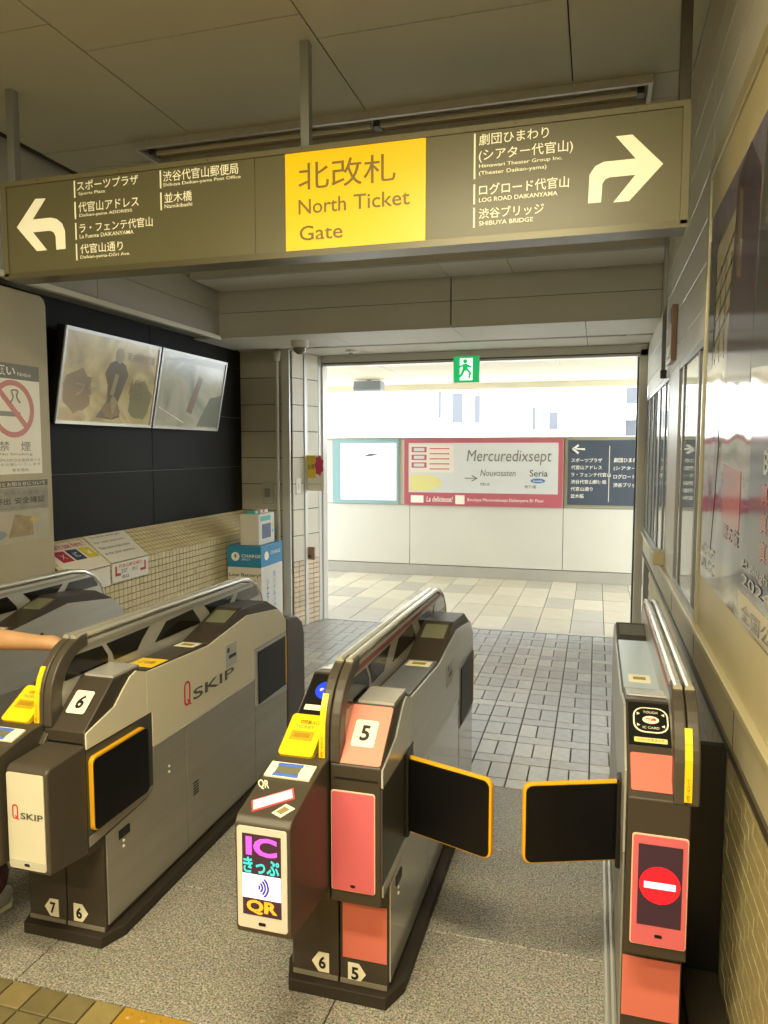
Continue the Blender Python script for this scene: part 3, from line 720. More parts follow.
G().box(-.18, .18, -.1, .1, -.14, -.02).obj('case', mat('speaker_grey', '8d9096', .5), spk, .02, 3); G().tube([(0, 0, 0), (0, 0, -.03)], .03, 10).obj('mount', ALU, spk)
# outer face of the station building beside the doorway
struct(G().box(.412, 3.2, 6.66, 6.78, 0, 3.3).obj('wall_outer_right', SIDING), 'outer station wall right of the doorway', 'wall')
struct(G().box(-6.2, -3.45, 6.60, 6.78, 0, 3.3).obj('wall_outer_left', SIDING), 'outer station wall left of the doorway', 'wall')
struct(G().box(-3.45, .60, 6.74, 6.78, 2.54, 3.3).obj('wall_over_door', SIDING), 'wall above the doorway', 'wall')

# boards on the far wall
BF = Fr((0, 9.4185, 0), (1, 0, 0), (0, 0, 1))
bl = tag(empty('light_panel', (0, 0, 0)), 'bright blank white panel in a pale teal frame on the far wall', 'panel')
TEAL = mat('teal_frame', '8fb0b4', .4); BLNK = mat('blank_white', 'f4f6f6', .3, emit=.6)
plate('frame', BF, rect(-3.42, -2.50, .94, 1.79), TEAL, bl, 0, .025); plate('panel', BF, rect(-3.30, -2.53, .99, 1.74), BLNK, bl, .025, .03)
plate('smudge', BF, [(-3.0, 1.56), (-2.9, 1.6), (-2.75, 1.6), (-2.88, 1.565)], GREYINK, bl, .03, .031)
rb = tag(empty('advert_board', (0, 0, 0)), 'red bordered white advertising board with script lettering on the far wall', 'billboard')
BRED = mat('board_red', 'b8606a', .4); BPAP = mat('board_paper', 'd0d0cc', .4); BYE = mat('board_yellow', 'ddd490', .4)
plate('board', BF, rect(-2.42, -.40, .935, 1.795), BRED, rb, 0, .03)
plate('paper', BF, rect(-2.36, -.455, 1.10, 1.74), BPAP, rb, .03, .033)
plate('map_card', BF, rect(-2.34, -1.76, 1.36, 1.72), mat('board_cream', 'e0d6c8', .4), rb, .033, .036)
for k in range(3):
    plate('card_box', BF, rect(-2.32, -2.12, 1.62 - .10 * k, 1.69 - .10 * k), BRED, rb, .036, .037); plate('card_box', BF, rect(-2.29, -2.15, 1.635 - .10 * k, 1.675 - .10 * k), BPAP, rb, .037, .038)
for k in range(5): plate('card_line', BF, rect(-2.08, -1.82, 1.66 - .065 * k, 1.672 - .065 * k), RED, rb, .036, .037)
plate('yellow_patch', BF, circ(-2.12, 1.23, .20, .10), BYE, rb, .033, .034); plate('yellow_patch', BF, rect(-2.34, -2.1, 1.12, 1.33), BYE, rb, .033, .0345)
text('lettering', 'Mercuredixsept', BF, -1.60, -.55, 1.46, 1.65, GREYINK, rb, .035, .0, .12)
text('lettering', 'Nouvosaten', BF, -1.42, -.98, 1.32, 1.40, GREYINK, rb, .035, .0, .15); text('lettering', 'Seria', BF, -.80, -.58, 1.32, 1.40, INK, rb, .035)
plate('blue_badge', BF, circ(-.70, 1.265, .09, .03), mat('badge_blue', '4a7ab0', .4), rb, .033, .035); text('lettering', 'awais', BF, -.76, -.64, 1.252, 1.278, WHITE, rb, .037)
text('lettering', '→', BF, -1.62, -1.45, 1.25, 1.33, GREYINK, rb, .035); text('lettering', '代官山店', BF, -1.42, -1.30, 1.20, 1.235, INK, rb, .035); text('lettering', '地下1階', BF, -.86, -.72, 1.17, 1.21, INK, rb, .035)
plate('white_tag', BF, rect(-2.33, -2.16, .965, 1.06), WHITE, rb, .03, .032); plate('white_tag', BF, rect(-1.74, -1.62, .955, 1.07), WHITE, rb, .03, .032)
text('lettering', 'La delicieuse!', BF, -2.12, -1.78, .98, 1.05, WHITE, rb, .032, .01, .1); text('lettering', 'Boutique Mercuredixsept Daikanyama B1 Floor', BF, -1.58, -.62, .985, 1.035, WHITE, rb, .032)
db = tag(empty('direction_board', (0, 0, 0)), 'dark navy direction board with white arrow and place names on the far wall', 'sign')
NAVYB = mat('board_navy', '49525e', .4)
plate('frame', BF, rect(-.365, 1.30, .95, 1.815), ALU, db, 0, .02); plate('board', BF, rect(-.34, 1.28, .975, 1.77), NAVYB, db, .02, .026)
text('arrow', '←', BF, -.30, -.14, 1.60, 1.72, WHITE, db, .028, .03); text('arrow', '→', BF, .62, .78, 1.60, 1.72, WHITE, db, .028, .03)
for k, s_ in enumerate(('スポーツプラザ', '代官山アドレス', 'ラ・フェンテ代官山', '渋谷代官山郵便局', '代官山通り', '並木橋')): text('lettering', s_, BF, -.30, -.30 + .052 * len(s_), 1.50 - .088 * k, 1.55 - .088 * k, WHITE, db, .028, .01)
plate('divider', BF, rect(.145, .152, 1.02, 1.70), WHITE, db, .026, .027)
for k, s_ in enumerate(('劇団ひまわり', '(シアター代官山)', 'ログロード代官山', '渋谷ブリッジ')): text('lettering', s_, BF, .20, .20 + .052 * len(s_), 1.50 - .10 * k, 1.555 - .10 * k, WHITE, db, .028, .01)

# far buildings
def building(name_label, x0, x1, y, h, col, wins, balc=()):
    t = tag(empty('apartment_building', ((x0 + x1) / 2, y, 0)), name_label, 'building')
    m = mat('facade_' + col, col, .7, 0, .03, .5); cxm = (x0 + x1) / 2
    G().box(x0 - cxm, x1 - cxm, 0, 8, -6, h).obj('facade', m, t)
    G().box(x0 - cxm - .2, x1 - cxm + .2, -.2, 8.2, h, h + .4).obj('parapet', m, t)
    WG = mat('building_glass', '45484c', .2)
    for (a, b, z0, z1) in wins:
        wn = G().box(a - cxm, b - cxm, -.06, .02, z0, z1).obj('window', m, t); G().box(a - cxm + .06, b - cxm - .06, -.07, -.05, z0 + .06, z1 - .06).obj('pane', WG, wn)
    for (a, b, z0, z1) in balc: G().box(a - cxm, b - cxm, -1.0, 0, z0, z1).obj('balcony', m, t)
    return t
building('pale far building with narrow paired windows beyond the walkway', -9.5, -1.2, 30, 14, 'dcdad4',
    [(-6.35, -6.1, 2.9, 4.1), (-5.75, -5.2, 2.7, 4.0), (-4.85, -4.5, 2.7, 3.9), (-2.55, -2.3, 2.4, 3.4), (-1.9, -1.45, 2.4, 3.2), (-8.6, -8.0, 5.6, 6.8), (-6.2, -5.4, 5.6, 6.8)])
building('far white block with stacked balconies seen at the right above the wall', 0.2, 9, 34, 18, 'e0ded8',
    [(3.1 - 2 + 1.4 * k, 3.8 - 2 + 1.4 * k, z, z + .8) for k in range(4) for z in (2.2, 3.6, 5.2, 7)], [(.6, 2.2, 1.3, 2.0), (.6, 2.2, 3.0, 3.4), (2.4, 6.5, 1.1, 1.8), (2.4, 6.5, 4.3, 4.9)])
building('far low white house at the left above the wall', -22, -11, 32, 9, 'e4e4e2', [(-17, -16.4, 2.6, 3.9), (-15.4, -14.4, 2.6, 3.9), (-13.2, -12.2, 2.4, 3.8)])
gr = struct(G().box(-60, 60, 9.7, 80, -6.2, -6.0).obj('ground', mat('street', 'b0aea8', .8)), 'street ground beyond the walkway', 'ground')

# ------------------------------------------------------------------ hanging direction sign
hs = tag(empty('direction_sign', (-1.11, 2.76, 2.40)), 'long olive hanging sign with yellow north ticket gate panel', 'sign')
hs.location = (0, 0, 0)
G().box(-2.49, .27, 2.712, 2.81, 2.40, 2.79).obj('casing', OLIVE, hs, .004)
SF = Fr((0, 2.71, 0), (1, 0, 0), (0, 0, 1))
for nm, poly in (('top_frame', rect(-2.49, .27, 2.775, 2.795)), ('end_frame', rect(.248, .272, 2.40, 2.775)), ('end_frame', rect(-2.492, -2.468, 2.40, 2.775))): plate(nm, SF, poly, SIGNF, hs, -.002, .008)
plate('bottom_frame', SF, rect(-2.49, .27, 2.388, 2.412), mat('sign_lower_rim', '5e5a46', .3, .2), hs, -.10, .008)
for a, b in ((-2.466, -1.30), (-1.296, -1.172), (-.618, .246)): plate('face_panel', SF, rect(a, b, 2.413, 2.774), OLIVE, hs, -.002, .002)
plate('yellow_panel', SF, rect(-1.17, -.62, 2.413, 2.774), SIGNY, hs, -.002, .004)
text('lettering', '北改札', SF, -1.116, -.732, 2.633, 2.735, SIGNG, hs, .0055, .004)
text('lettering', 'North', SF, -1.116, -.925, 2.545, 2.60, SIGNG, hs, .0055, .008); text('lettering', 'Ticket', SF, -.895, -.679, 2.545, 2.60, SIGNG, hs, .0055, .008); text('lettering', 'Gate', SF, -1.113, -.939, 2.447, 2.502, SIGNG, hs, .0055, .008)
D = .0032
for s_, a, b, c, d in (('スポーツプラザ', -2.110, -1.816, 2.726, 2.766), ('代官山アドレス', -2.106, -1.816, 2.639, 2.681), ('ラ・フェンテ代官山', -2.104, -1.754, 2.555, 2.594), ('代官山通り', -2.103, -1.897, 2.470, 2.510),
        ('渋谷代官山郵便局', -1.701, -1.368, 2.723, 2.765), ('並木橋', -1.697, -1.573, 2.640, 2.680), ('劇団ひまわり', -.427, -.185, 2.725, 2.764), ('(シアター代官山)', -.427, -.103, 2.666, 2.712), ('ログロード代官山', -.425, -.114, 2.553, 2.592), ('渋谷ブリッジ', -.425, -.197, 2.472, 2.509)):
    text('lettering', s_, SF, a, b, c, d, SIGNW, hs, D, .005)
for s_, a, b, c, d in (('Sports Plaza', -2.103, -1.974, 2.705, 2.721), ('Daikan-yama ADDRESS', -2.102, -1.848, 2.617, 2.633), ('La Fuente DAIKANYAMA', -2.104, -1.844, 2.533, 2.549), ('Daikan-yama-Dōri Ave.', -2.104, -1.863, 2.446, 2.464),
        ('Shibuya Daikan-yama Post Office', -1.702, -1.358, 2.702, 2.718), ('Namikibashi', -1.697, -1.572, 2.620, 2.635), ('Himawari Theater Group Inc.', -.426, -.138, 2.645, 2.661), ('(Theater Daikan-yama)', -.426, -.191, 2.620, 2.637), ('LOG ROAD DAIKANYAMA', -.425, -.152, 2.530, 2.545), ('SHIBUYA BRIDGE', -.424, -.234, 2.449, 2.464)):
    text('lettering', s_, SF, a, b, c, d, SIGNW, hs, D, .004)
for x, z0, z1 in ((-2.122, 2.70, 2.77), (-2.122, 2.614, 2.684), (-2.122, 2.53, 2.598), (-2.122, 2.445, 2.513), (-1.713, 2.70, 2.77), (-1.713, 2.615, 2.684), (-.442, 2.612, 2.768), (-.442, 2.525, 2.594), (-.442, 2.444, 2.513)):
    plate('row_bar', SF, rect(x - .003, x + .003, z0, z1), SIGNW, hs, .002, .0032)
def arrow(cx_, mir, poly):
    plate('arrow', SF, poly, SIGNW, hs, .002, .0034)
AL = [(-2.42, 2.604), (-2.319, 2.714), (-2.268, 2.711), (-2.338, 2.630), (-2.245, 2.630), (-2.215, 2.622), (-2.19, 2.602), (-2.177, 2.572), (-2.176, 2.497), (-2.222, 2.496), (-2.224, 2.552), (-2.232, 2.568), (-2.25, 2.577), (-2.338, 2.577), (-2.270, 2.498), (-2.322, 2.498)]
AR = [(.19, 2.6), (.09, 2.705), (.037, 2.705), (.103, 2.626), (.0, 2.626), (-.028, 2.614), (-.046, 2.588), (-.049, 2.493), (-.006, 2.493), (-.003, 2.555), (.006, 2.568), (.02, 2.573), (.103, 2.573), (.034, 2.489), (.085, 2.489)]
arrow(0, 0, AL); arrow(0, 0, AR)
for k in range(7): plate('screw', SF, circ(-2.3 + .4 * k, 2.7855, .003, n=8), DARKM, hs, .008, .010)
for x in (-2.472, -1.105, .255): G().box(x - .018, x + .018, 2.745, 2.785, 2.79, 3.2).obj('hanger_rod', MIDM if x < .2 else CHAR, hs, .003)

# ------------------------------------------------------------------ ticket gates
def lanes_plate(t, F, u, v, num, left):
    p = [(u - .022, v - .031), (u + .022, v - .031), (u + .022, v + .031), (u - .022, v + .031)]
    if left: p = [(u + .022, v - .031), (u + .022, v + .031), (u - .012, v + .031), (u - .034, v), (u - .012, v - .031)]
    else: p = [(u - .022, v - .031), (u + .012, v - .031), (u + .034, v), (u + .012, v + .031), (u - .022, v + .031)]
    pl = plate('lane_number_plate', F, p, OFFW, t, 0, .002)
    text('numeral', num, F, u - .011, u + .012, v - .02, v + .02, INK, pl, .0035, .03)

def flap_poly(u0, u1, v0, v1, r, inner=True):
    return rrect(u0, u1, v0, v1, r)

def gate(X, label, right=None, left=None, rear_cap=False, group='ticket gates in a row'):
    """origin: machine centre line on the floor, lower front face; y runs into the picture"""
    t = tag(empty('ticket_gate', (X, 2.0, 0)), label, 'ticket gate', group)
    xl = -.155 if left else -.03
    xr = .155 if right else .03
    pl_ = .035 if (left and right) else 0
    # plinth with chamfered front corners
    G().prism('z', [(xl - .0, -.03), (xr, -.03), (xr + (.035 if right else 0), .06), (xr + (.035 if right else 0), 1.52), (xl - pl_, 1.52), (xl - pl_, .06)], 0, .04).obj('plinth', RUBBER, t, .004)
    if right:
        o = right
        top = o.get('top', CHAR)
        prof = [(0, .04), (0, .345), (-.075, .345), (-.075, .755), (.08, .885), (.22, .885), (.27, .852), (.72, .842), (1.02, .93), (1.28, .912), (1.41, .85), (1.505, .77), (1.505, .04)]
        G().prism('x', prof, .002, .153).obj('body', CHAR2, t, .004)
        S = Fr((.153, 0, 0), (0, 1, 0), (0, 0, 1))   # right hand side, normal +x
        up, lo = o['upper'], o['lower']
        plate('side_panel', S, [(-.073, .70), (.256, .70), (.256, .858), (.20, .878), (.165, .868), (.122, .834), (.075, .792), (-.073, .752)], up, t, 0, .006, .001)
        plate('side_panel', S, [(.259, .70), (.29, .70), (.29, .568), (1.128, .568), (1.128, .708), (1.50, .708), (1.50, .772), (1.41, .846), (1.06, .888), (.70, .838), (.259, .856)], up, t, 0, .006, .001)
        plate('side_panel', S, [(.012, .06), (.512, .06), (.512, .562), (.29, .562), (.29, .42), (.24, .395), (.012, .372)], lo, t, 0, .005, .001)
        plate('side_panel', S, rect(.518, 1.125, .06, .562), lo, t, 0, .005, .001)
        plate('side_panel', S, rect(1.132, 1.50, .06, .42), lo, t, 0, .005, .001)
        plate('trim_strip', S, rect(.29, 1.128, .5625, .5675), STEEL_L, t, .003, .008)
        # front flap pocket
        plate('flap_frame', S, [(-.073, .378), (.24, .40), (.287, .425), (.287, .695), (-.073, .695)], DARKM, t, 0, .004, .001)
        plate('flap_lip', S, [(-.073, .378), (.24, .40), (.287, .425), (.23, .425), (-.073, .41)], lo, t, .004, .007)
        # rear flap
        plate('flap_frame', S, [(1.135, .425), (1.50, .395), (1.50, .705), (1.135, .705)], STEEL, t, 0, .007, .001)
        rf = plate('rear_flap', S, rect(1.16, 1.485, .432, .688), FLAPB, t, .007, .012, .002)
        plate('yellow_edge', S, rect(1.475, 1.487, .44, .688), YELE, rf, .012, .0135)
        # latch, vents, key plate, screws
        plate('latch', S, rect(.075, .135, .325, .355), BLACK, t, .005, .008)
        for k in range(5): plate('vent_slot', S, rect(.56, .60, .255 + .012 * k, .26 + .012 * k), BLACK, t, .005, .0062)
        kp = plate('key_plate', S, rect(.84, .945, .70, .80), STEEL, t, .006, .009, .001)
        plate('keyhole', S, circ(.865, .775, .012, n=12), DARKM, kp, .009, .0105); plate('key_slot', S, rect(.87, .935, .735, .75), BLACK, kp, .009, .0105)
        for u, v in ((.10, .29), (.10, .31), (.39, .43), (.39, .452)): plate('rivet', S, circ(u, v, .005, n=10), WHITE, t, .005, .0075)
        # top: silver lip, tray, display hood
        G().prism('x', [(.085, .885), (.225, .885), (.235, .878), (.235, .884), (.225, .893), (.085, .893)], .035, .148).obj('top_lip', STEEL_L, t)
        G().prism('x', [(.28, .8525), (.71, .843), (.71, .847), (.28, .857)], .035, .148).obj('top_tray', top, t)
        HF = Fr((0, .72, .842), (1, 0, 0), (0, .30, .088))
        plate('display_screen', HF, rect(.042, .138, .17, .28), LCD, t, 0, .003, .001)
        TF = Fr((0, .28, .8572), (1, 0, 0), (0, .43, -.010))
        sk = plate('top_sticker', TF, rect(.045, .135, .34, .41), OFFW, t, 0, .001); plate('sticker_mark', TF, rect(.065, .115, .36, .39), mat('sticker_olive', '9a8a20', .5), sk, .001, .0018)
        if o.get('yellow_sticker'):
            ys_ = plate('yellow_sticker', TF, rect(.037, .147, .03, .14), YEL, t, 0, .0012); text('sticker_text', 'ご注意', TF, .06, .125, .07, .10, INK, ys_, .0022)
        # number panel on the front slope
        NF = Fr((0, -.075, .755), (1, 0, 0), (0, .155, .13))
        Ls = math.hypot(.155, .13)
        if o.get('slope'): plate('slope_panel', NF, rrect(.012, .150, .006, Ls - .006, .008), o['slope'], t, 0, .004, .001)
        np_ = plate('number_plate', NF, rrect(.048, .118, .06, .145, .008), OFFW, t, .004, .006)
        text('numeral', o['num'], NF, .07, .098, .078, .128, INK, np_, .0075, .03, .08 if o['num'] == '6' else 0)
        # front faces
        FF = Fr((0, -.075, 0), (1, 0, 0), (0, 0, 1)); LF = Fr((0, 0, 0), (1, 0, 0), (0, 0, 1))
        plate('front_groove', FF, rect(.015, .145, .715, .72), BLACK, t, 0, .0015)
        if o.get('front') == 'pink':
            pf = plate('front_panel_rim', FF, rrect(-.0 + .005, .137, .384, .682, .008), mat('pink_rim', 'efc2a8', .4), t, 0, .004, .001)
            plate('front_panel', FF, rrect(.008, .134, .387, .679, .007), PINK, pf, .004, .006); plate('sensor_eye', FF, circ(.071, .402, .008, .004, 12), BLACK, pf, .006, .0075)
            plate('lower_front_panel', LF, rect(.012, .150, .125, .300), CORAL, t, 0, .003)
        if o.get('front') == 'qbox':
            qb = G().prism('x', [(-.25, .38), (-.25, .695), (-.235, .708), (-.075, .716), (-.075, .355)], .008, .157).obj('reader_box', CHAR, t, .008, 3)
            QF = Fr((0, -.2505, 0), (1, 0, 0), (0, 0, 1))
            plate('box_face', QF, rrect(.014, .146, .392, .69, .008), CREAMP, qb, 0, .003); plate('sensor_strip', QF, rect(.016, .144, .397, .42), mat('pale_grey_strip', 'bdb9a8', .4), qb, .003, .004); plate('sensor_eye', QF, rrect(.07, .088, .403, .411, .003), BLACK, qb, .004, .0055)
            G().prism('x', [(-.10, .712), (-.03, .79), (-.015, .785), (-.075, .712)], -.004, .016).obj('box_strap', CHAR, t, .002)
            qlogo(QF, .032, .547, .045, qb, .0042, .11)
        plate('front_foot_strip', LF, rect(.004, .15, .042, .056), mat('foot_strip', '8d867a', .4, .3), t, 0, .004)
        lanes_plate(t, LF, .05, .078 if o.get('front') != 'qbox' else .092, o['num'], False)
        # flap
        if o['flap'] == 'closed':
            fl = plate('flap', S, flap_poly(-.066, .225, .425, .672, .02), YELE, t, .004, .020, .002); plate('flap_face', S, flap_poly(-.062, .235, .429, .664, .018), FLAPB, fl, .020, .023)
        else:
            a = Vector((.16, .20, .44)); b = Vector((.443, .10, .44)); d_ = (b - a).normalized()
            OF = Fr(a, d_, (0, 0, 1)); W = (b - a).length
            fl = G().plate(OF, [(0, 0), *rrect(0, W, 0, .247, .025)[0:10], (0, .247)], -.012, .006).obj('flap', YELE, t, .004); 
            G().plate(OF, [(0, .006), *rrect(0, W - .007, .006, .241, .02)[0:10], (0, .241)], .006, .010).obj('flap_face', FLAPB, fl, .002)
            G().plate(OF, [(0, .006), *rrect(0, W - .007, .006, .241, .02)[0:10], (0, .241)], -.016, -.012).obj('flap_face', FLAPB, fl, .002)
            G().box(.153, .172, .17, .23, .43, .70).obj('flap_hinge', BLACK, t, .006)
        if rear_cap:
            G().prism('x', [(1.505, .04), (1.505, .775), (1.56, .775), (1.66, .755), (1.725, .71), (1.75, .64), (1.755, .25), (1.72, .04)], .002, .16).obj('rear_housing', CHAR, t, .012, 3)
    if left:
        o = left
        prof = [(0, .04), (0, .345), (-.075, .345), (-.075, .765), (.20, .932), (.25, .925), (.39, .90), (.40, .878), (1.13, .872), (1.18, .88), (1.32, .905), (1.40, .88), (1.505, .78), (1.505, .04)]
        G().prism('x', prof, -.153, -.002).obj('body', CHAR2, t, .004)
        S = Fr((-.153, 0, 0), (0, -1, 0), (0, 0, 1))
        plate('side_panel', S, [(-1.5, .57), (-.01, .57), (-.01, .80), (-.2, .918), (-.38, .892), (-.41, .870), (-1.13, .864), (-1.32, .897), (-1.40, .872), (-1.5, .775)], o.get('upper', STEEL), t, 0, .006, .001)
        plate('side_panel', S, rect(-1.5, -.012, .06, .565), o.get('lower', STEEL_D), t, 0, .005, .001)
        G().prism('x', [(.255, .926), (.385, .903), (.386, .907), (.256, .930)], -.148, -.035).obj('top_lip', STEEL_L, t)
        G().prism('x', [(.475, .878), (1.12, .873), (1.12, .877), (.475, .882)], -.148, -.035).obj('top_tray', mat('pale_tray', 'b9c6cc', .3, .3), t)
        TF = Fr((0, .475, .8822), (1, 0, 0), (0, .645, -.005))
        G().prism('x', [(.402, .8785), (.470, .878), (.470, .881), (.402, .8815)], -.148, -.035).obj('black_strip', BLACK, t)
        sk = plate('top_sticker', TF, rect(-.13, -.06, .06, .15), OFFW, t, 0, .001); plate('sticker_mark', TF, rect(-.115, -.075, .09, .12), mat('sticker_olive', '9a8a20', .5), sk, .001, .0018)
        HF = Fr((0, 1.18, .88), (1, 0, 0), (0, .14, .025)); plate('display_screen', HF, rect(-.14, -.04, .01, .12), mat('grey_screen', '5f605c', .3), t, 0, .002)
        NF = Fr((0, -.075, .765), (1, 0, 0), (0, .275, .167)); Ls = math.hypot(.275, .167)
        LF = Fr((0, 0, 0), (1, 0, 0), (0, 0, 1)); FF = Fr((0, -.075, 0), (1, 0, 0), (0, 0, 1))
        if o.get('slot') == 'yellow':
            yb_ = G().plate(NF, rrect(-.153, -.045, -.012, .135, .012), -.02, .022).obj('ticket_slot', YEL, t, .008, 3)
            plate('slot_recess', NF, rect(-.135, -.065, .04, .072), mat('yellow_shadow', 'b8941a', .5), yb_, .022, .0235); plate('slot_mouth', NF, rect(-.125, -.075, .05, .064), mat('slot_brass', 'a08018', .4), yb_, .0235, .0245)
            text('lettering', '切符投入口', NF, -.12, -.06, .098, .112, INK, yb_, .0235); text('lettering', 'TICKET', NF, -.13, -.07, .082, .092, GREYINK, yb_, .0235)
            plate('touch_panel', NF, rect(-.146, -.042, .15, Ls - .012), BLACK, t, 0, .004)
            td = plate('touch_disc', NF, circ(-.085, .245, .036), BLUE, t, .004, .006); text('lettering', 'タッチ', NF, -.108, -.062, .238, .252, WHITE, td, .007, .02); plate('disc_ring', NF, circ(-.085, .268, .008, n=12), WHITE, td, .006, .007)
            plate('touch_label', NF, rect(-.135, -.06, .165, .185), OFFW, t, .004, .005)
        else:
            plate('slope_panel', NF, rrect(-.145, -.022, .022, .138, .006), CORAL, t, 0, .004, .001)
            plate('touch_panel', NF, rect(-.148, -.028, .165, Ls - .012), BLACK, t, 0, .004)
            rg = plate('reader_emblem', NF, rrect(-.135, -.042, .205, .292, .03), OFFW, t, .004, .0055); plate('emblem_ground', NF, rrect(-.131, -.046, .209, .288, .027), BLACK, rg, .0055, .0062)
            plate('emblem_core', NF, circ(-.0885, .248, .022, .013), OFFW, rg, .0062, .007); text('emblem_text', '交通', NF, -.103, -.074, .243, .254, RED, rg, .0078, .03)
            text('emblem_text', 'TOUCH', NF, -.108, -.07, .270, .278, OFFW, rg, .007); text('emblem_text', 'IC CARD', NF, -.11, -.067, .217, .225, OFFW, rg, .007)
            for du, dv in ((-.028, .02), (.028, .02), (-.028, -.02), (.028, -.02)): plate('emblem_arrow', NF, [(-.0885 + du, .248 + dv), (-.0885 + du * 1.3, .248 + dv * .7), (-.0885 + du * 1.3, .248 + dv * 1.2)], OFFW, rg, .0062, .007)
            tl = plate('touch_label', NF, rrect(-.134, -.048, .172, .188, .003), mat('label_gold', 'd8cc80', .4), t, .004, .005); text('lettering', 'ICカードをタッチ', NF, -.125, -.056, .176, .184, INK, tl, .006)
        if o.get('reader'):
            rb_ = G().prism('x', [(-.35, .405), (-.355, .42), (-.355, .70), (-.342, .716), (-.14, .765), (-.06, .772), (-.06, .38)], -.156, -.002).obj('reader_box', CHAR, t, .004)
            RF = Fr((0, -.3555, 0), (1, 0, 0), (0, 0, 1))
            plate('face_rim', RF, rrect(-.148, -.010, .425, .695, .008), mat('rim_silver', 'c9c3b8', .35), rb_, 0, .004)
            dd = plate('led_panel', RF, rect(-.133, -.026, .462, .678), LEDBG, rb_, .004, .005)
            text('led_text', 'IC', RF, -.122, -.036, .622, .672, LEDM, dd, .0062, .04); text('led_text', 'きっぷ', RF, -.13, -.03, .575, .617, LEDC, dd, .0062, .03)
            plate('led_white_field', RF, rect(-.133, -.026, .508, .572), LEDW, dd, .005, .006)
            ar = G()
            for k, r_ in enumerate((.009, .017, .025, .033)):
                pts = [(-.092 + r_ * math.cos(R(a)) , .540 + r_ * math.sin(R(a))) for a in range(-50, 51, 10)]
                pin = [(-.092 + (r_ - .0045) * math.cos(R(a)), .540 + (r_ - .0045) * math.sin(R(a))) for a in range(50, -51, -10)]
                ar.plate(RF, pts + pin, .006, .0072)
            ar.obj('led_waves', LEDB, dd)
            text('led_text', 'QR', RF, -.122, -.036, .466, .504, LEDO, dd, .0062, .04)
            plate('sensor_eye', RF, rrect(-.09, -.07, .436, .444, .003), BLACK, rb_, .004, .0055)
            SL = Fr((0, -.342, .7165), (1, 0, 0), (0, .202, .049))
            scn = plate('scan_window', SL, [(-.138, .050), (-.118, .010), (-.026, .078), (-.046, .118)], mat('scan_red', 'c8505a', .4), rb_, 0, .003); plate('scan_glass', SL, [(-.132, .049), (-.117, .018), (-.033, .080), (-.048, .110)], mat('scan_white', 'efeaf0', .25), scn, .003, .004)
            text('lettering', 'QR', SL, -.140, -.108, .098, .135, OFFW, rb_, .002, .02, -.5)
            qs = plate('code_sticker', SL, [(-.066, .018), (-.036, .006), (-.012, .044), (-.042, .056)], OFFW, rb_, 0, .002); plate('sticker_frame', SL, [(-.056, .023), (-.039, .016), (-.024, .038), (-.041, .045)], mat('sticker_tan', '8a7c50', .5), qs, .002, .0028)
            dsp = plate('card_display', SL, rect(-.148, -.014, .15, .212), OFFW, rb_, .001, .006); plate('display_bar', SL, rect(-.125, -.05, .153, .165), mat('bar_blue', '5070d0', .4), dsp, .006, .007); plate('display_bar', SL, rect(-.125, -.05, .195, .208), mat('bar_blue', '5070d0', .4), dsp, .006, .007); plate('display_glass', SL, rect(-.122, -.053, .166, .194), LCD, dsp, .006, .0072)
        else:
            fr_ = plate('front_panel_rim', FF, rrect(-.140, -.004, .378, .675, .008), mat('pink_rim', 'efc2a8', .4), t, 0, .004, .001)
            plate('front_panel', FF, rrect(-.137, -.007, .381, .672, .007), PINK, fr_, .004, .006)
            ld = plate('led_panel', FF, rect(-.124, -.018, .435, .650), LEDBG, fr_, .006, .007)
            plate('no_entry_disc', FF, circ(-.071, .545, .049, n=32), LEDR, ld, .007, .008); plate('no_entry_bar', FF, rect(-.109, -.033, .536, .553), LEDW, ld, .008, .009)
            plate('sensor_eye', FF, rrect(-.08, -.062, .404, .412, .003), BLACK, fr_, .006, .0075)
            plate('lower_front_panel', LF, rect(-.152, -.006, .12, .29), CORAL, t, 0, .003)
        plate('front_foot_strip', LF, rect(-.15, -.004, .042, .056), mat('foot_strip', '8d867a', .4, .3), t, 0, .004)
        if o.get('num'): lanes_plate(t, LF, -.055, .092, o['num'], True)
        if o.get('flap') == 'open':
            a = Vector((-.16, .20, .445)); b = Vector((-.433, .10, .445)); d_ = (a - b).normalized(); W = (b - a).length
            OF = Fr(b, d_, (0, 0, 1))
            sh = [(W, .243), *rrect(0, W, 0, .243, .025)[10:], (W, 0)]
            fl = G().plate(OF, sh, -.012, .006).obj('flap', YELE, t, .004)
            shi = [(W, .237), *rrect(.007, W, .006, .237, .02)[10:], (W, .006)]
            G().plate(OF, shi, .006, .010).obj('flap_face', FLAPB, fl, .002); G().plate(OF, shi, -.016, -.012).obj('flap_face', FLAPB, fl, .002)
            G().box(-.172, -.153, .17, .23, .43, .70).obj('flap_hinge', BLACK, t, .006)
    # centre guard and hand rail
    hw = .028
    rx = 0 if right else -.014
    gprof = [(-.03, .74), (-.028, .86), (-.01, .93), (.03, .975), (.08, .998), (1.27, .995), (1.38, .975), (1.46, .93), (1.51, .86), (1.51, .74)]
    G().prism('x', gprof, rx - hw + .004, rx + hw - .004).obj('guard', STEEL, t, .002)
    arc = lambda r0, r1: [(.115 - r0 * math.cos(R(a)), .835 + r1 * math.sin(R(a))) for a in range(0, 91, 10)]
    hoop = [(-.078, .76)] + arc(.190, .190); inner = arc(.135, .145)[::-1] + [(-.02, .76)]
    for k in (-1, 1): G().prism('x', hoop + inner, rx + k * .0015, rx + k * (hw + .003)).obj('front_hoop', CHAR, t, .005, 2)
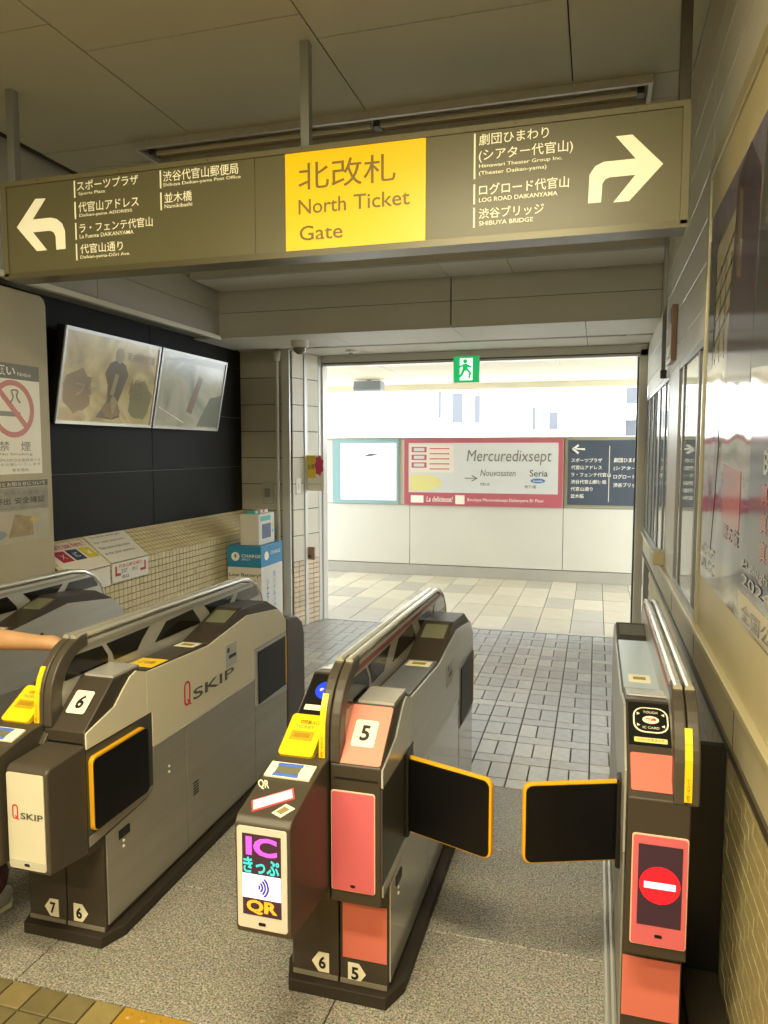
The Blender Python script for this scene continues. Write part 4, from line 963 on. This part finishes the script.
    for s in (-1, 1):
        pts = [(rx + s * .015, .06, 1.018), (rx + s * .015, .7, 1.014), (rx + s * .015, 1.27, 1.008), (rx + s * .015, 1.36, .994), (rx + s * .015, 1.44, .955), (rx + s * .015, 1.49, .90), (rx + s * .015, 1.52, .82)]
        G().tube(pts, .012, 10).obj('hand_rail', TUBE, t, smooth=True)
    SR = Fr((rx + hw - .004, 0, 0), (0, 1, 0), (0, 0, 1)); SLf = Fr((rx - hw + .004, 0, 0), (0, -1, 0), (0, 0, 1))
    stripe = (right or left).get('stripe', STEEL_D)
    WN = mat('guard_window', '17150f', .15)
    wl_ = [[(-.0, .89), (.225, .89), (.225, .918), (.193, .96), (.045, .963), (.012, .93)], [(.262, .89), (.40, .89), (.43, .921), (.485, .963), (.218, .96), (.25, .92)], [(.52, .888), (.866, .888), (.863, .903), (.806, .962), (.604, .955)], [(.965, .89), (1.10, .89), (1.185, .958), (.906, .958), (.95, .92)], [(1.184, .90), (1.46, .90), (1.456, .919), (1.416, .957), (1.234, .957)]]
    if right:
        plate('stripe', SR, [(.09, .973), (1.37, .969), (1.37, .982), (.09, .988)], stripe, t, 0, .003)
        for p in wl_: plate('guard_window', SR, p, WN, t, 0, .0025)
    if left:
        plate('stripe', SLf, [(-1.37, .969), (-.09, .973), (-.09, .988), (-1.37, .982)], stripe, t, 0, .003)
    # yellow caution strip on the hoop front
    ysx = (rx - hw - .002, rx - hw + .016) if (left and left.get('reader')) else (rx - .006, rx + .012)
    g = G(); hp = [(-.0785, .772)] + [(.115 - .1905 * math.cos(R(a)), .835 + .1905 * math.sin(R(a))) for a in (0, 12, 24, 36)]
    for (a, b) in zip(hp[:-1], hp[1:]):
        F_ = Fr((0, a[0], a[1]), (1, 0, 0), (0, b[0] - a[0], b[1] - a[1])); g.plate(F_, rect(ysx[0], ysx[1], 0, math.hypot(b[0] - a[0], b[1] - a[1])), -.001, .0035)
    yst = g.obj('caution_strip', YEL, t)
    F_ = Fr((0, -.0785, .775), (0, .003, .06), (-1, 0, 0)); text('strip_text', '切符・ICカード', F_, .0, .058, -ysx[1] + .005, -ysx[0] - .005, INK, yst, .005)
    return t

def qlogo(F, u, v, s, parent, d, width):
    """a tall rounded red Q followed by grey capitals"""
    w_ = s * .46
    outer = rrect(u, u + w_, v, v + s, w_ * .45, 5); k = s * .085
    inn = rrect(u + k, u + w_ - k, v + k, v + s - k, w_ * .45 - k, 5)
    g = G(); n = len(outer)
    for i in range(n):
        j = (i + 1) % n
        g.plate(F, [outer[i], outer[j], inn[j], inn[i]], d - .001, d)
    g.plate(F, [(u + w_ * .45, v + s * .22), (u + w_ * .6, v + s * .26), (u + w_ * 1.15, v - s * .02), (u + w_ * .95, v - s * .03)], d - .001, d + .0005)
    g.obj('logo_q', RED, parent)
    text('logo_lettering', 'SKIP', F, u + w_ * 1.45, u + width, v + s * .05, v + s * .5, mat('logo_grey', '4f4b46', .4), parent, d, .015)

# machine between lanes 6 and 5
POL = mat('polished_steel', 'c9cac9', .16, .65, .04, 25, aniso=(1, .05, 1))
POLU = mat('satin_steel', 'cfcfcb', .26, .45, .04, 25, aniso=(1, .05, 1))
gate(-.715, 'steel ticket gate with salmon number 5 panel and open black flap, lit IC QR screen',
     right=dict(num='5', upper=POLU, lower=POL, slope=SALMON, front='pink', flap='open', stripe=mat('maroon_stripe', '8a4a4a', .4), top=mat('grey_tray', '7d7f80', .3, .5)),
     left=dict(slot='yellow', reader=True, num='6'))
# machine between lanes 7 and 6
g67 = gate(-1.695, 'cream sided ticket gate with black number 6 panel and white box on its front',
     right=dict(num='6', upper=CREAMP, lower=STEEL_D, front='qbox', flap='closed', yellow_sticker=True),
     left=dict(slot='yellow', reader=True, num='7'), rear_cap=True)
S67 = Fr((.159, 0, 0), (0, 1, 0), (0, 0, 1))
qlogo(S67, .505, .642, .098, g67, .0012, .415)
# machine beyond, lanes 8 and 7
gate(-2.675, 'grey steel ticket gate furthest left, half hidden beside the pillar',
     right=dict(num='7', upper=STEEL, lower=STEEL_D, flap='closed'),
     left=dict(slot='yellow', reader=True, num='8'))
# machine against the right wall
gr_ = gate(.25, 'narrow ticket gate against the right wall with red no entry screen and open flap',
     left=dict(flap='open', upper=STEEL, lower=STEEL_D, stripe=mat('maroon_stripe', '8a4a4a', .4)))
G().box(.016, .142, .33, .36, 0, .77).obj('dark_gap_filler', BLACK, gr_); G().box(.032, .138, -.02, .33, 0, .06).obj('added_dark_base', RUBBER, gr_, .004)  # dark filler and floor box added to stand in for shade beside the wall
for k, x in enumerate((.068, .086)):
    tag(G().tube([(x, 1.2, .014), (x, 3.5, .014)], .0095, 8).obj('floor_rail', STEEL, None, smooth=True), ('outer' if k == 0 else 'inner') + ' thin steel rail on the floor along the right gate', 'rail', 'floor rails beside the right gate')

# ------------------------------------------------------------------ battery stand
bsd = tag(empty('battery_stand', (-2.722, 5.40, 0)), 'white and blue battery rental stand standing before the column', 'stand')
BLU = mat('stand_blue', '2f86b4', .4); SWH = mat('stand_white', 'd6d3ca', .45)
G().box(-.16, .142, 0, .42, 0, .70).obj('cabinet', SWH, bsd, .004); G().box(-.16, .142, 0, .42, .70, .875).obj('blue_top', BLU, bsd, .004)
S1 = Fr((-.162, 0, .042), (1, 0, 0), (0, 0, 1)); S2 = Fr((.142, 0, .042), (0, 1, 0), (0, 0, 1))
plate('logo_disc', S1, circ(.075, .745, .036), WHITE, bsd, 0, .002); plate('logo_bolt', S1, [(.07, .765), (.085, .765), (.08, .748), (.09, .748), (.068, .722), (.074, .742), (.064, .742)], BLU, bsd, .002, .003)
text('lettering', 'CHARGE', S1, .13, .30, .74, .765, WHITE, bsd, .002, .01); text('lettering', 'SPOT', S1, .13, .21, .715, .73, WHITE, bsd, .002)
plate('logo_disc', S2, circ(.10, .745, .04, .036), WHITE, bsd, 0, .002); text('lettering', 'CHARGE', S2, .18, .37, .745, .775, WHITE, bsd, .002, .01)
text('lettering', 'Low Battery?', S1, .015, .30, .575, .61, INK, bsd, .002, .01); text('lettering', '充電中!', S1, .1, .25, .525, .56, INK, bsd, .002, .01)
for k, s_ in enumerate(('モバイルバッテリー', 'シェアリング')):
    text('lettering', '\n'.join(s_), S2, .22 - .13 * k, .27 - .13 * k, .12, .60 - .04 * k, BLU, bsd, .002, .01)
dv = tag(empty('battery_charger', (-2.70, 5.44, .875)), 'small white battery rental dispenser with blue screen on the stand', 'charger')
G().box(-.085, .085, 0, .30, 0, .255).obj('case', SWH, dv, .008, 3)
D2 = Fr((.085, 0, 0), (0, 1, 0), (0, 0, 1))
plate('screen', D2, rect(.06, .22, .05, .17), mat('device_screen', '4a5a78', .2, emit=.15), dv, 0, .003)
plate('teal_label', D2, rect(.03, .22, .195, .235), mat('device_teal', '58b8b4', .4), dv, 0, .002); plate('colour_dot', D2, circ(.26, .15, .015), mat('device_yellow', 'e0d060', .4), dv, 0, .002); plate('colour_dot', D2, circ(.26, .10, .015), mat('device_teal', '58b8b4', .4), dv, 0, .002)
for k in range(3): G().box(-.04, .04, .03 + .09 * k, .09 + .09 * k, .25, .28).obj('battery', (mat('device_teal', '58b8b4', .4), mat('battery_pink', 'd8a8a8', .4), SWH)[k], dv, .004)

# ------------------------------------------------------------------ person at lane 7
def person():
    t = tag(empty('person', (-2.22, 1.80, 0)), 'person in lane 7 reaching a bare forearm to the yellow ticket slot', 'person')
    V = {'pel': ((0, 0, .92), .13), 'waist': ((0, 0, 1.06), .115), 'chest': ((0, .01, 1.27), .13), 'neckb': ((0, 0, 1.42), .06), 'neck': ((0, .01, 1.47), .05), 'head': ((0, .03, 1.55), .075), 'top': ((0, .02, 1.65), .07),
         'shR': ((.16, 0, 1.38), .055), 'elR': ((.225, .06, 1.06), .042), 'foR': ((.30, .19, 1.015), .038), 'wrR': ((.385, .285, .985), .027), 'haR': ((.425, .325, .975), .03),
         'shL': ((-.16, 0, 1.38), .055), 'elL': ((-.22, -.03, 1.12), .042), 'wrL': ((-.21, .08, .90), .028), 'haL': ((-.2, .11, .83), .03),
         'hiR': ((.09, 0, .86), .09), 'knR': ((.12, .07, .48), .06), 'anR': ((.14, .10, .09), .04), 'toR': ((.17, .24, .04), .035),
         'hiL': ((-.09, 0, .86), .09), 'knL': ((-.10, -.02, .48), .06), 'anL': ((-.1, -.14, .1), .04), 'toL': ((-.1, .0, .04), .035)}
    E = [('pel', 'waist'), ('waist', 'chest'), ('chest', 'neckb'), ('neckb', 'neck'), ('neck', 'head'), ('head', 'top'), ('chest', 'shR'), ('shR', 'elR'), ('elR', 'foR'), ('foR', 'wrR'), ('wrR', 'haR'), ('chest', 'shL'), ('shL', 'elL'), ('elL', 'wrL'), ('wrL', 'haL'),
         ('pel', 'hiR'), ('hiR', 'knR'), ('knR', 'anR'), ('anR', 'toR'), ('pel', 'hiL'), ('hiL', 'knL'), ('knL', 'anL'), ('anL', 'toL')]
    # fingers of both hands
    def hand(base, d, side, up):
        d = Vector(d).normalized(); side = Vector(side).normalized(); up = Vector(up).normalized(); b = Vector(V[base][0])
        for i, (off, ln) in enumerate(((-.03, .07), (-.01, .08), (.01, .075), (.029, .06))):
            p0 = b + side * off + d * .02; p1 = p0 + d * ln * .5 - up * .006; p2 = p1 + d * ln * .5 - up * .022
            for q, (p, r_) in enumerate(((p0, .0115), (p1, .0095), (p2, .008))): V[f'{base}f{i}{q}'] = (tuple(p), r_)
            E.extend([(base, f'{base}f{i}0'), (f'{base}f{i}0', f'{base}f{i}1'), (f'{base}f{i}1', f'{base}f{i}2')])
        p0 = b - side * .036 - d * .01; p1 = p0 - side * .02 + d * .03; p2 = p1 + d * .028 - up * .008
        for q, (p, r_) in enumerate(((p0, .012), (p1, .0105), (p2, .009))): V[f'{base}t{q}'] = (tuple(p), r_)
        E.extend([(base, f'{base}t0'), (f'{base}t0', f'{base}t1'), (f'{base}t1', f'{base}t2')])
    hand('haR', (.7, .7, -.35), (.7, -.7, 0), (.3, .3, .9)); hand('haL', (0, .15, -1), (0, 1, .1), (-1, 0, 0))
    names = list(V); idx = {n: i for i, n in enumerate(names)}
    me = bpy.data.meshes.new('body'); me.from_pydata([V[n][0] for n in names], [(idx[a], idx[b]) for a, b in E], [])
    o = bpy.data.objects.new('body', me); COL.objects.link(o); o.parent = t
    md = o.modifiers.new('skin', 'SKIN'); md.use_smooth_shade = True
    for n in names:
        r_ = V[n][1]; me.skin_vertices[0].data[idx[n]].radius = (r_, r_)
    me.skin_vertices[0].data[idx['pel']].use_root = True
    sd = o.modifiers.new('sub', 'SUBSURF'); sd.levels = 2; sd.render_levels = 2
    SKIN = mat('skin', 'bd936c', .5, 0, .05, 12)
    bpy.context.view_layer.update()
    dg = bpy.context.evaluated_depsgraph_get(); me2 = bpy.data.meshes.new_from_object(o.evaluated_get(dg)); bpy.data.objects.remove(o)
    for p in me2.polygons: p.use_smooth = True
    body = link('body', me2, SKIN, t)
    # face
    HAIR = mat('dark_hair', '1d1714', .5)
    for sx in (-1, 1):
        G().sphere((sx * .03, .098, 1.60), .011, u=10, v=8).obj('eye', WHITE, body, smooth='all'); G().sphere((sx * .03, .1065, 1.60), .005, u=8, v=6).obj('pupil', INK, body, smooth='all') 
        G().sphere((sx * .082, .02, 1.585), .02, .5, .8, 1.3, 10, 8).obj('ear', SKIN, body, smooth='all')
    G().tube([(0, .095, 1.60), (0, .118, 1.565)], [.008, .014], 8).obj('nose', SKIN, body, smooth=True)
    G().sphere((0, .098, 1.528), .02, 1, .35, .35, 12, 8).obj('mouth', mat('lips', 'a85a50', .5), body, smooth='all')
    hb = G().sphere((0, .0, 1.615), .105, .95, 1.0, 1.08, 24, 16); 
    for v_ in list(hb.bm.verts):
        if v_.co.y > .05 and v_.co.z < 1.66: hb.bm.verts.remove(v_)
    hb.obj('hair', HAIR, t, smooth='all')
    # dress: rings from shoulders to hem
    DRESS = mat('red_brown_print_cloth', '5a3230', .8, 0, .6, 30, bump=.1)
    g = G(); rings = []
    for (z, rx, ry, of) in ((1.44, .07, .06, 0), (1.41, .17, .09, 0), (1.28, .175, .125, 0), (1.05, .155, .125, 0), (.9, .185, .15, 0), (.5, .20, .20, .05), (.15, .215, .215, .095)):
        rings.append([g.bm.verts.new((of + rx * math.cos(2 * math.pi * k / 28) * (1 + .03 * (z < .9) * math.sin(7 * 2 * math.pi * k / 28)), of + ry * math.sin(2 * math.pi * k / 28), z)) for k in range(28)])
    for a, b in zip(rings[:-1], rings[1:]):
        for k in range(28): g.bm.faces.new((a[k], a[(k + 1) % 28], b[(k + 1) % 28], b[k]))
    g.obj('dress', DRESS, t, smooth='all')
    SLV = mat('pale_sleeve', 'c8c4be', .8, 0, .3, 40)
    for s, e in (('shR', 'elR'), ('shL', 'elL')):
        a, b = Vector(V[s][0]), Vector(V[e][0]); G().tube([a + (a - b) * .05, a.lerp(b, .5), b + (b - a) * .1], [.07, .066, .075], 16).obj('sleeve', SLV, t, smooth=True)
    SH = mat('pale_shoe', 'c9cdc9', .5)
    for a, b in (('anR', 'toR'), ('anL', 'toL')):
        p, q = Vector(V[a][0]), Vector(V[b][0]); d = (q - p); d.z = 0; d.normalize()
        g = G(); g.tube([(p.x - d.x * .06, p.y - d.y * .06, .05), (p.x, p.y, .055), (p.x + d.x * .09, p.y + d.y * .09, .048), (p.x + d.x * .17, p.y + d.y * .17, .04), (p.x + d.x * .215, p.y + d.y * .215, .035)], [.035, .048, .047, .043, .02], 14)
        so = g.obj('shoe', SH, t, smooth=True)
        g = G(); sd_ = Vector((-d.y, d.x, 0)); prof = [(-.09, 0), (-.05, .04), (.08, .045), (.19, .04), (.225, 0), (.19, -.04), (.08, -.045), (-.05, -.04)]
        va = [(p + d * u + sd_ * v_) for u, v_ in prof]; g.prism('z', [(v_.x, v_.y) for v_ in va], 0, .018); g.obj('sole', WHITE, so)
    return t
person()
